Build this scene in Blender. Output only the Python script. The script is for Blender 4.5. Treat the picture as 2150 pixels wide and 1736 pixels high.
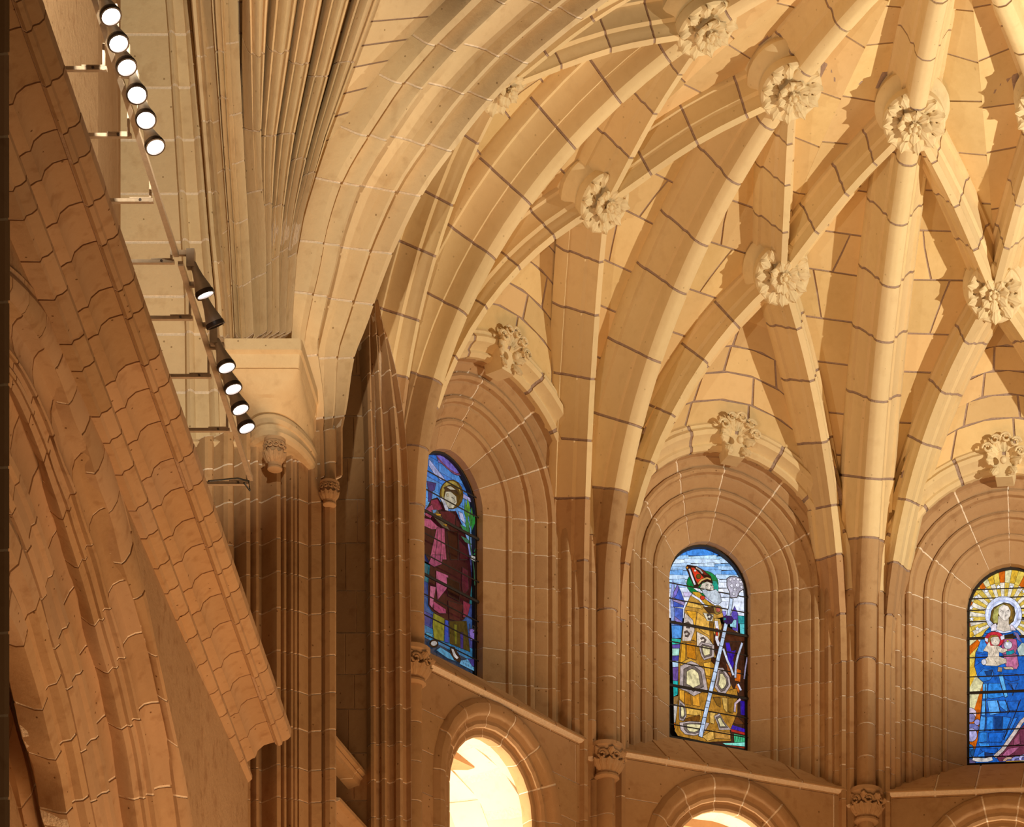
import bpy, bmesh, math, random
from mathutils import Vector, Matrix
for o in list(bpy.data.objects): bpy.data.objects.remove(o)
R = random.Random(7)
SC = bpy.context.scene
COL = SC.collection
# ---------------------------------------------------------------- camera, world, lights, exposure
# survey model of the building: focal length and horizon in pixels of the 2150 x 1736 frame, metres elsewhere
FPX, CX, CY = 8341.453, 1912.858, 4859.481
EYE = 1.6
AX, DC, PSI = .639, 52.981, -5.659      # centre of the apse and its turn against the view
cam = bpy.data.objects.new('camera', bpy.data.cameras.new('camera')); COL.objects.link(cam)
cam.location = (0, 0, EYE); cam.rotation_euler = (math.pi/2, 0, 0)
cam.data.sensor_width = 36; cam.data.lens = 36*FPX/2150
cam.data.shift_x = (1075-CX)/2150; cam.data.shift_y = (CY-868)/2150
cam.data.clip_end = 300
SC.camera = cam
w = bpy.data.worlds.new('world'); SC.world = w; w.use_nodes = True
w.node_tree.nodes['Background'].inputs[0].default_value = (1, .60, .28, 1)
w.node_tree.nodes['Background'].inputs[1].default_value = .08
SC.view_settings.view_transform = 'Standard'; SC.view_settings.look = 'None'
SC.view_settings.gamma = 1; SC.view_settings.use_curve_mapping = False
SC.view_settings.exposure = -.2
def V(x, d, z): return Vector((x, d, z+EYE))
def light(kind, name, loc, aim, energy, color, size=.1, angle=60, blend=.5, sy=None):
    L = bpy.data.lights.new(name, kind); L.energy = energy; L.color = color
    if kind == 'SPOT': L.spot_size = math.radians(angle); L.spot_blend = blend; L.shadow_soft_size = size
    elif kind == 'AREA':
        L.size = size
        if sy: L.shape = 'RECTANGLE'; L.size_y = sy
    else: L.shadow_soft_size = size
    o = bpy.data.objects.new(name, L); COL.objects.link(o)
    a = V(*loc); b = V(*aim); o.location = a
    o.rotation_euler = (b-a).to_track_quat('-Z', 'Y').to_euler()
    return o
KEY = (1, .93, .70); AMB = (1, .50, .18)
light('SPOT', 'uplight_right', (7.6, 53.4, 25.9), (-1.0, 58, 34.6), 4200, KEY, .06, 114, .5)
light('SPOT', 'uplight_left', (-6.3, 47.5, 23.2), (3.0, 56.5, 33.5), 900, KEY, .06, 80, .45)
light('SPOT', 'uplight_nave', (-5.0, 33, 21.5), (-13.0, 51, 28.6), 9000, (1, .86, .60), .10, 41, .3)
light('AREA', 'choir_glow', (0, 49, 6), (0, 53, 30), 1500, AMB, 8)
light('AREA', 'nave_fill', (-1, 45, 9), (-7.6, 51.5, 21), 800, (1, .64, .34), 4)  # added fill to brighten the pier side, no real lamp hangs here

# ---------------------------------------------------------------- survey helpers
def at(px, py, D):
    return V((px-CX)/FPX*D, D, (CY-py)/FPX*D)
def atX(px, py, X):
    return at(px, py, X*FPX/(px-CX))
def facet(th, t, ap, z):
    a = math.radians(th+PSI)
    return V(AX-ap*math.sin(a)+t*math.cos(a), DC+ap*math.cos(a)+t*math.sin(a), z)
def facet_hit(th, ap, px, py):
    a = math.radians(th+PSI); nx, ny = -math.sin(a), math.cos(a)
    dx = (px-CX)/FPX; D = (ap+nx*AX+ny*DC)/(nx*dx+ny); X = dx*D
    return ((X-AX)*math.cos(a)+(D-DC)*math.sin(a), D*(CY-py)/FPX)
def polar(th, r, z, lat=0):
    if th > 101: th = 99      # the last bay is squeezed against the chancel arch
    a = math.radians(th+PSI)
    return V(AX-r*math.sin(a)+lat*math.cos(a), DC+r*math.cos(a)+lat*math.sin(a), z)
REF = V(AX, DC, 26)
def curve(pts):
    """smooth arc-length curve through points"""
    pts = [Vector(p) for p in pts]; n = len(pts); dense = []
    for i in range(n-1):
        p0 = pts[i-1] if i else pts[0]*2-pts[1]
        p1, p2 = pts[i], pts[i+1]
        p3 = pts[i+2] if i+2 < n else pts[-1]*2-pts[-2]
        for k in range(12):
            s = k/12
            dense.append(.5*((2*p1)+(p2-p0)*s+(2*p0-5*p1+4*p2-p3)*s*s+(3*p1-p0-3*p2+p3)*s**3))
    dense.append(pts[-1]); L = [0]
    for a, b in zip(dense, dense[1:]): L.append(L[-1]+(b-a).length)
    def f(t):
        x = t*L[-1]
        if x <= 0: return dense[0]+(dense[1]-dense[0]).normalized()*x
        if x >= L[-1]: return dense[-1]+(dense[-1]-dense[-2]).normalized()*(x-L[-1])
        lo, hi = 0, len(L)-1
        while hi-lo > 1:
            m = (lo+hi)//2
            if L[m] <= x: lo = m
            else: hi = m
        s = (x-L[lo])/max(1e-9, L[hi]-L[lo])
        return dense[lo].lerp(dense[hi], s)
    f.length = L[-1]
    return f
def curve_y(pts, y0, y1, n=14):
    """resample traced (px, py) points at even py so that joints run across"""
    pts = sorted(pts, key=lambda p: p[1]); out = []
    for i in range(n+1):
        y = y0+(y1-y0)*i/n
        for a, b in zip(pts, pts[1:]):
            if y <= b[1] or b is pts[-1]:
                s = (y-a[1])/(b[1]-a[1]); out.append((a[0]+(b[0]-a[0])*s, y)); break
    return out
# ---------------------------------------------------------------- materials
def nt(name):
    m = bpy.data.materials.new(name); m.use_nodes = True
    t = m.node_tree; b = t.nodes['Principled BSDF']
    return m, t, b, (lambda k, **kw: mk(t, k, **kw))
def mk(t, k, **kw):
    n = t.nodes.new(k)
    for a, v in kw.items():
        if a.startswith('in_'): n.inputs[int(a[3:])].default_value = v
        else: setattr(n, a, v)
    return n
def stone(name, c1, c2, c3, pit=.5, bump=.25, rough=.95, var=.14, stain=.35, hue=None):
    m, t, b, N = nt(name); L = t.links.new
    tc = N('ShaderNodeTexCoord'); gm = N('ShaderNodeNewGeometry'); oi = N('ShaderNodeObjectInfo')
    P = gm.outputs['Position']
    n1 = N('ShaderNodeTexNoise'); n1.inputs['Scale'].default_value = 1.3; n1.inputs['Detail'].default_value = 6; L(P, n1.inputs['Vector'])
    n2 = N('ShaderNodeTexNoise'); n2.inputs['Scale'].default_value = 9; n2.inputs['Detail'].default_value = 8; n2.inputs['Roughness'].default_value = .7; L(P, n2.inputs['Vector'])
    n3 = N('ShaderNodeTexNoise'); n3.inputs['Scale'].default_value = 5.5; n3.inputs['Detail'].default_value = 3; L(P, n3.inputs['Vector'])
    rp = N('ShaderNodeValToRGB'); rp.color_ramp.elements[0].position = .3; rp.color_ramp.elements[1].position = .7
    rp.color_ramp.elements[0].color = (*c2, 1); rp.color_ramp.elements[1].color = (*c1, 1)
    ad = N('ShaderNodeMath', operation='MULTIPLY_ADD'); ad.inputs[1].default_value = .5
    L(n2.outputs[0], ad.inputs[0]); 
    m2 = N('ShaderNodeMath', operation='MULTIPLY'); m2.inputs[1].default_value = .5; L(n1.outputs[0], m2.inputs[0]); L(m2.outputs[0], ad.inputs[2])
    L(ad.outputs[0], rp.inputs[0])
    # per stone tint
    mx = N('ShaderNodeMixRGB', blend_type='MIX'); mx.inputs[2].default_value = (*c3, 1)
    pw = N('ShaderNodeMath', operation='MULTIPLY'); pw.inputs[1].default_value = .55; L(oi.outputs['Random'], pw.inputs[0]); L(pw.outputs[0], mx.inputs[0]); L(rp.outputs[0], mx.inputs[1])
    hv = N('ShaderNodeHueSaturation'); vv = N('ShaderNodeMapRange'); vv.inputs[3].default_value = 1-var; vv.inputs[4].default_value = 1+var*.6
    r2 = N('ShaderNodeMath', operation='FRACT'); r3 = N('ShaderNodeMath', operation='MULTIPLY'); r3.inputs[1].default_value = 7.31
    L(oi.outputs['Random'], r3.inputs[0]); L(r3.outputs[0], r2.inputs[0]); L(r2.outputs[0], vv.inputs[0]); L(vv.outputs[0], hv.inputs['Value']); L(mx.outputs[0], hv.inputs['Color'])
    # pits and flecks
    vo = N('ShaderNodeTexVoronoi'); vo.inputs['Scale'].default_value = 8.5; L(P, vo.inputs['Vector'])
    pt = N('ShaderNodeMath', operation='LESS_THAN'); pt.inputs[1].default_value = .11; L(vo.outputs['Distance'], pt.inputs[0])
    sel = N('ShaderNodeSeparateColor'); L(vo.outputs['Color'], sel.inputs[0])
    s2 = N('ShaderNodeMath', operation='GREATER_THAN'); s2.inputs[1].default_value = .68; L(sel.outputs[0], s2.inputs[0])
    pm = N('ShaderNodeMath', operation='MULTIPLY'); L(pt.outputs[0], pm.inputs[0]); L(s2.outputs[0], pm.inputs[1])
    pk = N('ShaderNodeMath', operation='MULTIPLY'); pk.inputs[1].default_value = pit; L(pm.outputs[0], pk.inputs[0])
    dk = N('ShaderNodeMixRGB', blend_type='MULTIPLY'); dk.inputs[2].default_value = (.33, .25, .18, 1); L(pk.outputs[0], dk.inputs[0]); L(hv.outputs[0], dk.inputs[1])
    st = N('ShaderNodeMapRange'); st.inputs[1].default_value = .56; st.inputs[2].default_value = .72; st.inputs[3].default_value = 0; st.inputs[4].default_value = stain; L(n3.outputs[0], st.inputs[0])
    dk2 = N('ShaderNodeMixRGB', blend_type='MULTIPLY'); dk2.inputs[2].default_value = (.62, .50, .40, 1); L(st.outputs[0], dk2.inputs[0]); L(dk.outputs[0], dk2.inputs[1])
    L(dk2.outputs[0], b.inputs['Base Color']); b.inputs['Roughness'].default_value = rough
    b.inputs['Specular IOR Level'].default_value = .15
    bu = N('ShaderNodeBump'); bu.inputs['Strength'].default_value = bump; bu.inputs['Distance'].default_value = .02
    hs = N('ShaderNodeMath', operation='SUBTRACT'); L(n2.outputs[0], hs.inputs[0]); L(pm.outputs[0], hs.inputs[1]); L(hs.outputs[0], bu.inputs['Height']); L(bu.outputs[0], b.inputs['Normal'])
    return m
def plain(name, c, rough=.8, metal=0, emit=None, es=0, bump=0, scale=20):
    m, t, b, N = nt(name); L = t.links.new
    tc = N('ShaderNodeNewGeometry'); n = N('ShaderNodeTexNoise'); n.inputs['Scale'].default_value = scale; n.inputs['Detail'].default_value = 5
    L(tc.outputs['Position'], n.inputs['Vector'])
    mx = N('ShaderNodeMixRGB', blend_type='MULTIPLY'); mx.inputs[1].default_value = (*c, 1)
    mr = N('ShaderNodeMapRange'); mr.inputs[3].default_value = .75; mr.inputs[4].default_value = 1.2; L(n.outputs[0], mr.inputs[0])
    cb = N('ShaderNodeCombineColor'); [L(mr.outputs[0], cb.inputs[i]) for i in range(3)]
    mx.inputs[0].default_value = 1; L(cb.outputs[0], mx.inputs[2]); L(mx.outputs[0], b.inputs['Base Color'])
    b.inputs['Roughness'].default_value = rough; b.inputs['Metallic'].default_value = metal
    if emit: b.inputs['Emission Color'].default_value = (*emit, 1); b.inputs['Emission Strength'].default_value = es
    if bump:
        bu = N('ShaderNodeBump'); bu.inputs['Strength'].default_value = bump; bu.inputs['Distance'].default_value = .03
        L(n.outputs[0], bu.inputs['Height']); L(bu.outputs[0], b.inputs['Normal'])
    return m
M = {}
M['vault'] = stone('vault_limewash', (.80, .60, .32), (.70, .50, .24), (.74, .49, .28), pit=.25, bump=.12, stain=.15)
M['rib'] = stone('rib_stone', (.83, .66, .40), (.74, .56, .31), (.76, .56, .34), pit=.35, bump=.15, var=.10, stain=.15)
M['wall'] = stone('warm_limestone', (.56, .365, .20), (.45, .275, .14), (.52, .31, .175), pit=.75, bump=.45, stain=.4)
M['nave'] = stone('pale_limestone', (.82, .66, .43), (.72, .54, .33), (.76, .57, .37), pit=.7, bump=.55, var=.08, stain=.3)
M['arcade'] = stone('ochre_limestone', (.56, .37, .22), (.46, .28, .15), (.60, .41, .29), pit=.9, bump=.35, stain=.45)
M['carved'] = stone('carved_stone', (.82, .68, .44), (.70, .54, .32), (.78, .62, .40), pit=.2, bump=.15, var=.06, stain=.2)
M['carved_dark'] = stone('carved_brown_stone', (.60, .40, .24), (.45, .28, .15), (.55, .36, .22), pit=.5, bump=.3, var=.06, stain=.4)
M['mortar_dark'] = plain('grey_brown_mortar', (.40, .28, .23), .95, bump=.6, scale=30)
M['mortar_pale'] = plain('pale_lime_mortar', (.90, .76, .62), .95, bump=.5, scale=30)
M['mortar_mid'] = plain('rosy_mortar', (.66, .48, .37), .95, bump=.5, scale=30)
M['rubble'] = stone('rough_plaster', (.60, .40, .25), (.48, .30, .17), (.55, .36, .21), pit=.9, bump=1.0, stain=.6)
M['pale'] = stone('white_limestone', (.85, .78, .66), (.80, .72, .60), (.82, .74, .62), pit=.3, bump=.15, var=.05, stain=.2)
M['steel'] = plain('painted_steel', (.60, .48, .38), .45, .0)
M['lampgrey'] = plain('grey_lamp_enamel', (.62, .54, .48), .4, .1)
M['rim'] = plain('dark_lamp_rim', (.09, .07, .07), .4, .2)
M['lens'] = plain('lit_lamp_lens', (1, .97, .9), .3, 0, (1, .95, .85), 14)
M['lensoff'] = plain('unlit_lamp_lens', (.05, .045, .05), .15, 0)
M['lead'] = plain('lead_came', (.018, .013, .012), .7, .0)
M['cable'] = plain('black_cable', (.02, .018, .016), .6)
# ---------------------------------------------------------------- objects
def tag(o, label=None, cat=None, group=None, kind=None):
    if label: o['label'] = label
    if cat: o['category'] = cat
    if group: o['group'] = group
    if kind: o['kind'] = kind
    return o
def empty(name, loc=(0, 0, 0), label=None, cat=None, group=None, kind=None, parent=None):
    o = bpy.data.objects.new(name, None); COL.objects.link(o); o.location = loc; o.empty_display_size = .2
    if parent: o.parent = parent; o.matrix_parent_inverse = Matrix.Translation(-Vector(parent_loc(parent)))
    return tag(o, label, cat, group, kind)
def parent_loc(p):
    v = Vector((0, 0, 0))
    while p is not None: v = v+p.location; p = p.parent if p.parent and False else None
    return v
def obj(name, verts, faces, mat, parent=None, smooth=True, angle=32, loc=None):
    me = bpy.data.meshes.new(name)
    c = Vector(loc) if loc is not None else (sum((Vector(v) for v in verts), Vector((0, 0, 0)))/len(verts))
    me.from_pydata([tuple(Vector(v)-c) for v in verts], [], faces); me.validate(); 
    bm = bmesh.new(); bm.from_mesh(me); bmesh.ops.recalc_face_normals(bm, faces=bm.faces); bm.to_mesh(me); bm.free()
    if smooth:
        me.polygons.foreach_set('use_smooth', [True]*len(me.polygons)); me.set_sharp_from_angle(angle=math.radians(angle))
    me.materials.append(M[mat] if isinstance(mat, str) else mat)
    o = bpy.data.objects.new(name, me); COL.objects.link(o); o.location = c
    put(o, parent)
    return o
def wloc(o):
    v = Vector((0, 0, 0))
    while o is not None: v += o.location; o = o.parent
    return v
def put(o, parent):
    """parent without moving: all frames are translations only, so local = world - parent's world"""
    if parent is not None:
        o.location = o.location-wloc(parent); o.parent = parent
def emp(name, loc, label=None, cat=None, group=None, kind=None, parent=None):
    o = bpy.data.objects.new(name, None); COL.objects.link(o); o.location = loc; o.empty_display_size = .2
    put(o, parent)
    return tag(o, label, cat, group, kind)
# ---------------------------------------------------------------- sweeps
class Loft:
    """surface between two edge curves; a runs 0..1 across, h is relief towards ref"""
    def __init__(s, A, B, ref): s.A, s.B, s.ref = A, B, Vector(ref); s.len = (A(0)-A(1)).length if not hasattr(A, 'length') else max(A.length, .01)
    def frame(s, t):
        a, b = s.A(t), s.B(t); T = ((s.A(t+.003)+s.B(t+.003))-(s.A(t-.003)+s.B(t-.003))).normalized()
        n = (b-a).cross(T).normalized()
        if n.dot(s.ref-(a+b)/2) < 0: n = -n
        return a, b, n
    def pt(s, fr, a, h): A, B, n = fr; return A+(B-A)*a+n*h
class Rib:
    """sweep about a tip curve; a is metres sideways, h metres above the web; depth = tip height"""
    def __init__(s, K, depth, ref=REF, nfun=None): s.K, s.depth, s.ref, s.len, s.nfun = K, depth, ref, K.length, nfun
    def frame(s, t):
        p = s.K(t); T = (s.K(t+.003)-s.K(t-.003)).normalized()
        r = s.nfun(p) if s.nfun else Vector((s.ref.x, s.ref.y, min(p.z, s.ref.z)))-p
        n = (r-T*r.dot(T)).normalized(); side = T.cross(n).normalized()
        return p-n*s.depth, side, n
    def pt(s, fr, a, h): P, sd, n = fr; return P+sd*a+n*h
def course(sw, parent, prof, ts, mat, mortar=None, name='stone', core='mortar_core', gap=.022, step=.35, back=.15, shrink=None, jit=.004, maxrows=6, core_m=None, zmat=None):
    """one stone per interval of ts, with a recessed mortar core behind"""
    shrink = shrink or (.015 if mortar == 'mortar_dark' else .009)
    if mortar == 'mortar_dark': gap = max(gap, .034)
    e0, e1 = prof[0][0], prof[-1][0]
    base = min(p[1] for p in prof)-back
    ring = list(prof)+[(e1, base), (e0, base)]
    out = []
    if mortar:
        W = (sw.B(.5)-sw.A(.5)).length if isinstance(sw, Loft) else 1
        q2 = []
        for i, (a, h) in enumerate(prof):
            nx = ny = 0
            for p, q in ((prof[max(0, i-1)], prof[i]), (prof[i], prof[min(len(prof)-1, i+1)])):
                da, dh = (q[0]-p[0])*W, q[1]-p[1]; l = math.hypot(da, dh)
                if l > 1e-9: nx += dh/l; ny -= da/l
            l = math.hypot(nx, ny) or 1
            q2.append((a+nx/l*shrink/W, h+ny/l*shrink))
        cr = q2+[(e1-.004, base+.01), (e0+.004, base+.01)]
        n = core_m or max(4, min(40, int(sw.len*(ts[-1]-ts[0])/.3)))
        vs, fs = [], []
        for i in range(n+1):
            fr = sw.frame(ts[0]+(ts[-1]-ts[0])*i/n); vs += [sw.pt(fr, a, h) for a, h in cr]
        q = len(cr)
        for i in range(n):
            for j in range(q): fs.append((i*q+j, i*q+(j+1) % q, (i+1)*q+(j+1) % q, (i+1)*q+j))
        fs += [tuple(range(q)), tuple(range(n*q, n*q+q))]
        host = obj(core, vs, fs, mortar, parent); out.append(host)
    for t0, t1 in zip(ts, ts[1:]):
        g = gap/2/sw.len; a0, a1 = t0+g, t1-g
        if a1 <= a0: continue
        n = max(1, min(maxrows, round((a1-a0)*sw.len/step)))
        dh = R.uniform(-jit, jit); vs, fs = [], []
        for i in range(n+1):
            fr = sw.frame(a0+(a1-a0)*i/n); vs += [sw.pt(fr, a, h+dh) for a, h in ring]
        q = len(ring)
        for i in range(n):
            for j in range(q): fs.append((i*q+j, i*q+(j+1) % q, (i+1)*q+(j+1) % q, (i+1)*q+j))
        fs += [tuple(range(q)), tuple(range(n*q, n*q+q))]
        mt = mat
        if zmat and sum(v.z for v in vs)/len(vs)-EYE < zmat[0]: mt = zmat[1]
        out.append(obj(name, vs, fs, mt, parent))
    return out
def joints(length, pitch, t0=0., t1=1., jit=.12):
    n = max(1, round(length*(t1-t0)/pitch)); ts = [t0+(t1-t0)*i/n for i in range(n+1)]
    d = (t1-t0)/n*jit
    return [ts[0]]+[t+R.uniform(-d, d) for t in ts[1:-1]]+[ts[-1]]
def roll(c, r, h0, n=5):
    """points of a half-round moulding centred at a=c"""
    return [(c-r*math.cos(math.pi*i/n), h0+r*math.sin(math.pi*i/n)) for i in range(n+1)]
def web(parent, F, rows, mat='vault', mortar='mortar_dark', pitch_v=.85, ref=REF, gap=.028, name='stone', back=.15, sub=(3, 3), nv=None):
    """stone panel F(t, v) cut into courses (rows are t joints)"""
    def nrm(t, v):
        a = F(min(1, t+.01), v)-F(max(0, t-.01), v); b = F(t, min(1, v+.01))-F(t, max(0, v-.01))
        n = a.cross(b)
        if n.length < 1e-9: n = ref-F(t, v)
        n.normalize()
        return -n if n.dot(ref-F(t, v)) < 0 else n
    def slab(t0, t1, va, vb, mt, nm, h, n, m, bk):
        vs, fs = [], []
        for i in range(n+1):
            for j in range(m+1):
                t = t0+(t1-t0)*i/n; v = va+(vb-va)*j/m; k = nrm(min(.985, max(.015, t)), min(.985, max(.015, v)))
                p = F(t, v); vs += [p+k*h, p-k*bk]
        ix = lambda i, j, s: (i*(m+1)+j)*2+s
        for i in range(n):
            for j in range(m):
                for s in (0, 1): fs.append((ix(i, j, s), ix(i+1, j, s), ix(i+1, j+1, s), ix(i, j+1, s)))
        for i in range(n):
            for j in (0, m): fs.append((ix(i, j, 0), ix(i+1, j, 0), ix(i+1, j, 1), ix(i, j, 1)))
        for j in range(m):
            for i in (0, n): fs.append((ix(i, j, 0), ix(i, j+1, 0), ix(i, j+1, 1), ix(i, j, 1)))
        return obj(nm, vs, fs, mt, parent, angle=40)
    slab(rows[0], rows[-1], 0, 1, mortar, 'mortar_bed', -.016, 16, 10, back)
    off = 0
    for t0, t1 in zip(rows, rows[1:]):
        tm = (t0+t1)/2; wd = (F(tm, 1)-F(tm, 0)).length; ht = (F(t1, .5)-F(t0, .5)).length
        if ht < .08: continue
        n = nv or max(1, round(wd/pitch_v)); cuts = [0]
        if n > 1:
            off = 1-off
            for k in range(1, n): cuts.append((k+(.18 if off else -.18)+R.uniform(-.1, .1))/n)
        cuts.append(1)
        gt = gap/2/ht*(t1-t0)
        for a, b in zip(cuts, cuts[1:]):
            gv = gap/2/max(wd, .1)
            if b-a < 3*gv: continue
            slab(t0+gt, t1-gt, a+(gv if a > 0 else 0), b-(gv if b < 1 else 0), mat, name, R.uniform(-.003, .005), max(1, min(sub[0], round(ht/.3))), max(1, min(sub[1], round((b-a)*wd/.35))), .1)
def box(name, c, s, mat, parent=None, ax=None):
    vs = []
    X, Y, Z = ax or (Vector((1, 0, 0)), Vector((0, 1, 0)), Vector((0, 0, 1)))
    for i in (-1, 1):
        for j in (-1, 1):
            for k in (-1, 1): vs.append(Vector(c)+X*(i*s[0]/2)+Y*(j*s[1]/2)+Z*(k*s[2]/2))
    fs = [(0, 1, 3, 2), (4, 6, 7, 5), (0, 4, 5, 1), (2, 3, 7, 6), (0, 2, 6, 4), (1, 5, 7, 3)]
    return obj(name, vs, fs, mat, parent, smooth=False)
def tube(name, pts, r, mat, parent=None, n=8, cap=True):
    pts = [Vector(p) for p in pts]; vs, fs = [], []
    rr = r if isinstance(r, (list, tuple)) else [r]*len(pts)
    up = Vector((0, 0, 1))
    for i, p in enumerate(pts):
        T = (pts[min(i+1, len(pts)-1)]-pts[max(i-1, 0)]).normalized()
        u = T.cross(up if abs(T.z) < .95 else Vector((1, 0, 0))).normalized(); v = T.cross(u)
        vs += [p+(u*math.cos(2*math.pi*k/n)+v*math.sin(2*math.pi*k/n))*rr[i] for k in range(n)]
    for i in range(len(pts)-1):
        for k in range(n): fs.append((i*n+k, i*n+(k+1) % n, (i+1)*n+(k+1) % n, (i+1)*n+k))
    fs += [tuple(range(n)), tuple(range((len(pts)-1)*n, len(pts)*n))]
    return obj(name, vs, fs, mat, parent)
def tfm(o, mat3, loc, parent):
    """place a copy whose mesh is in local axes"""
    o.matrix_basis = Matrix.Translation(Vector(loc)-(wloc(parent) if parent else Vector((0, 0, 0)))) @ mat3.to_4x4()
    o.parent = parent
def axes(n, up=Vector((0, 0, 1))):
    n = n.normalized(); x = up.cross(n).normalized(); y = n.cross(x)
    return Matrix((x, y, n)).transposed()

# ================================================================ APSE
CORN = [105, 75, 45, 15, -15, -45]
ZS = 25.4; RI, ZI = 3.63, 31.17; RO, ZO = 6.11, 30.03; RS = 8.0
UI = math.acos(RI/RS); HT = (ZI-ZS)/math.sin(UI)
ZKEY = ZS+HT
def main_pt(th, u): return polar(th, RS*math.cos(u), ZS+HT*math.sin(u))
def main_curve(th, u0=0, u1=math.pi/2): return curve([main_pt(th, u0+(u1-u0)*i/14) for i in range(15)])
UM = math.radians(62)
def tier_pt(th, sgn, s):
    """tierceron from corner th towards the outer boss at th+15*sgn; sgn=+1 goes left"""
    p0 = polar(th, 8.22, 0, -.34*sgn); p1 = polar(th+15*sgn, RO, 0); u = UM*s
    k = (1-math.cos(u))/(1-math.cos(UM)); p = p0.lerp(p1, k)
    return V(p.x, p.y, ZS+(ZO-ZS)*math.sin(u)/math.sin(UM))
def tier_curve(th, sgn): return curve([tier_pt(th, sgn, i/12) for i in range(13)])
def outer(th): return polar(th, RO, ZO)
def inner(th): return polar(th, RI, ZI)
def lier_curve(a, b):
    A, B = outer(a), inner(b); m = (A+B)/2+Vector((0, 0, .12))
    return curve([A, m, B])
def sym(h): return [(-a, b) for a, b in h]+[(a, b) for a, b in reversed(h)]
P_MAIN = sym([(.42, -.05), (.42, .10), (.385, .18), (.34, .18), (.32, .21), (.25, .34), (.215, .46), (.17, .47), (.155, .53), (.16, .60), (.13, .69), (.06, .745), (.02, .75)])
P_TIER = sym([(.29, -.05), (.29, .10), (.26, .17), (.215, .17), (.16, .31), (.14, .41), (.095, .44), (.08, .52), (.052, .57), (.048, .62)])
ceiling = emp('ceiling', V(AX, DC, 31), 'cream star vault of stone cells and moulded ribs over the apse', 'vault', kind='structure')
DM, DT = .75, .62
def hang(parent, name): return emp(name, parent_world(parent), parent=parent)
def parent_world(p): return wloc(p)
ribs = {}
for c in CORN:
    K = main_curve(c, 0 if c != 105 else .2, math.pi/2-.10); sw = Rib(K, DM); ribs[('m', c)] = sw
    h = hang(ceiling, 'main_rib')
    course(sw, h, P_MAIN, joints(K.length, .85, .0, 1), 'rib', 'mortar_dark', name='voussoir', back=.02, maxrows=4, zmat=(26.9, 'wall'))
    for s in (1, -1):
        if c == -45 and s == -1 or c == 105 and s == 1: continue
        K = tier_curve(c, s); sw = Rib(K, DT); ribs[('t', c, s)] = sw
        h = hang(ceiling, 'tierceron_rib')
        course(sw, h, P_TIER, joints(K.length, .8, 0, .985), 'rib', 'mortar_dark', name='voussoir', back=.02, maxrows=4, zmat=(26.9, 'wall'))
for o_ in (90, 60, 30, 0, -30):
    for s in (15, -15):
        K = lier_curve(o_, o_+s); sw = Rib(K, DT); h = hang(ceiling, 'lierne_rib')
        ribs[('l', o_, o_+s)] = sw
        course(sw, h, P_TIER, joints(K.length, .75, .02, .98), 'rib', 'mortar_dark', name='voussoir', back=.02, maxrows=3)
def basept(sw, t, lift=.0):
    fr = sw.frame(t); return fr[0]+fr[2]*lift
# vault cells
def cell(F, n, **k):
    h = hang(ceiling, 'vault_cell'); rows = [k.pop('t0', 0)]
    t0 = rows[0]; rows = [t0+(1-t0)*(i+(R.uniform(-.12, .12) if 0 < i < n else 0))/n for i in range(n+1)]
    web(h, F, rows, **k)
UF = UI/(math.pi/2-.10)          # share of the main rib up to the inner boss
def base_of(f, u, depth, e=.01):
    p = f(u); T = (f(u+e)-f(u-e)).normalized(); r = Vector((REF.x, REF.y, min(p.z, REF.z)))-p
    return p-(r-T*r.dot(T)).normalized()*depth
class QCurve:
    """points along a curve looked up by their bed level q = z - .5 r"""
    def __init__(s, P): s.P = P; s.Q = [p.z-.5*math.hypot(p.x-AX, p.y-DC) for p in P]
    def __call__(s, q):
        if q <= s.Q[0]: return s.P[0]
        for i in range(1, len(s.P)):
            if q <= s.Q[i]: return s.P[i-1].lerp(s.P[i], (q-s.Q[i-1])/max(1e-6, s.Q[i]-s.Q[i-1]))
        return s.P[-1]
for c in CORN:
    for s in (1, -1):
        if ('t', c, s) not in ribs: continue
        A = QCurve([base_of(lambda u: main_pt(c, u), UI*i/40, DM) for i in range(41)])
        Lk = ribs.get(('l', c+15*s, c))
        pb = [base_of(lambda q: tier_pt(c, s, q), i/30, DT) for i in range(31)]
        if Lk: pb += [basept(Lk, i/10) for i in range(1, 10)]
        pb.append(A.P[-1]); B = QCurve(pb)
        q0, q1 = A.Q[0]+1.3, A.Q[-1]
        def F(t, v, A=A, B=B, q0=q0, q1=q1): q = q0+(q1-q0)*t; return A(q).lerp(B(q), v)
        n = 11; h = hang(ceiling, 'vault_cell')
        web(h, F, [(i+(R.uniform(-.15, .15) if 0 < i < n else 0))/n*.995 for i in range(n+1)], pitch_v=.95)
ZSP, ZSILL, ZAPX, GW = 26.65, 24.25, 27.28, .67
def outline(o, s):
    """window outline grown by o: s 0..1 left jamb foot, over the arch, right jamb foot; returns (t, z)"""
    r = .655; x0 = GW-r; zb = 23.2
    if s < .35: return (-(GW+o), zb+(ZSP-zb)*s/.35)
    if s > .65: return (GW+o, zb+(ZSP-zb)*(1-s)/.35)
    k = (s-.35)/.30; rr = r+o; amax = math.acos(max(-1, min(1, x0/rr*-1)))
    if k <= .5: a = amax*k/.5; return (-(x0)-rr*math.cos(a) if True else 0, ZSP+rr*math.sin(a))
    a = amax*(1-k)/.5; return (x0+rr*math.cos(a), ZSP+rr*math.sin(a))
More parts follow.
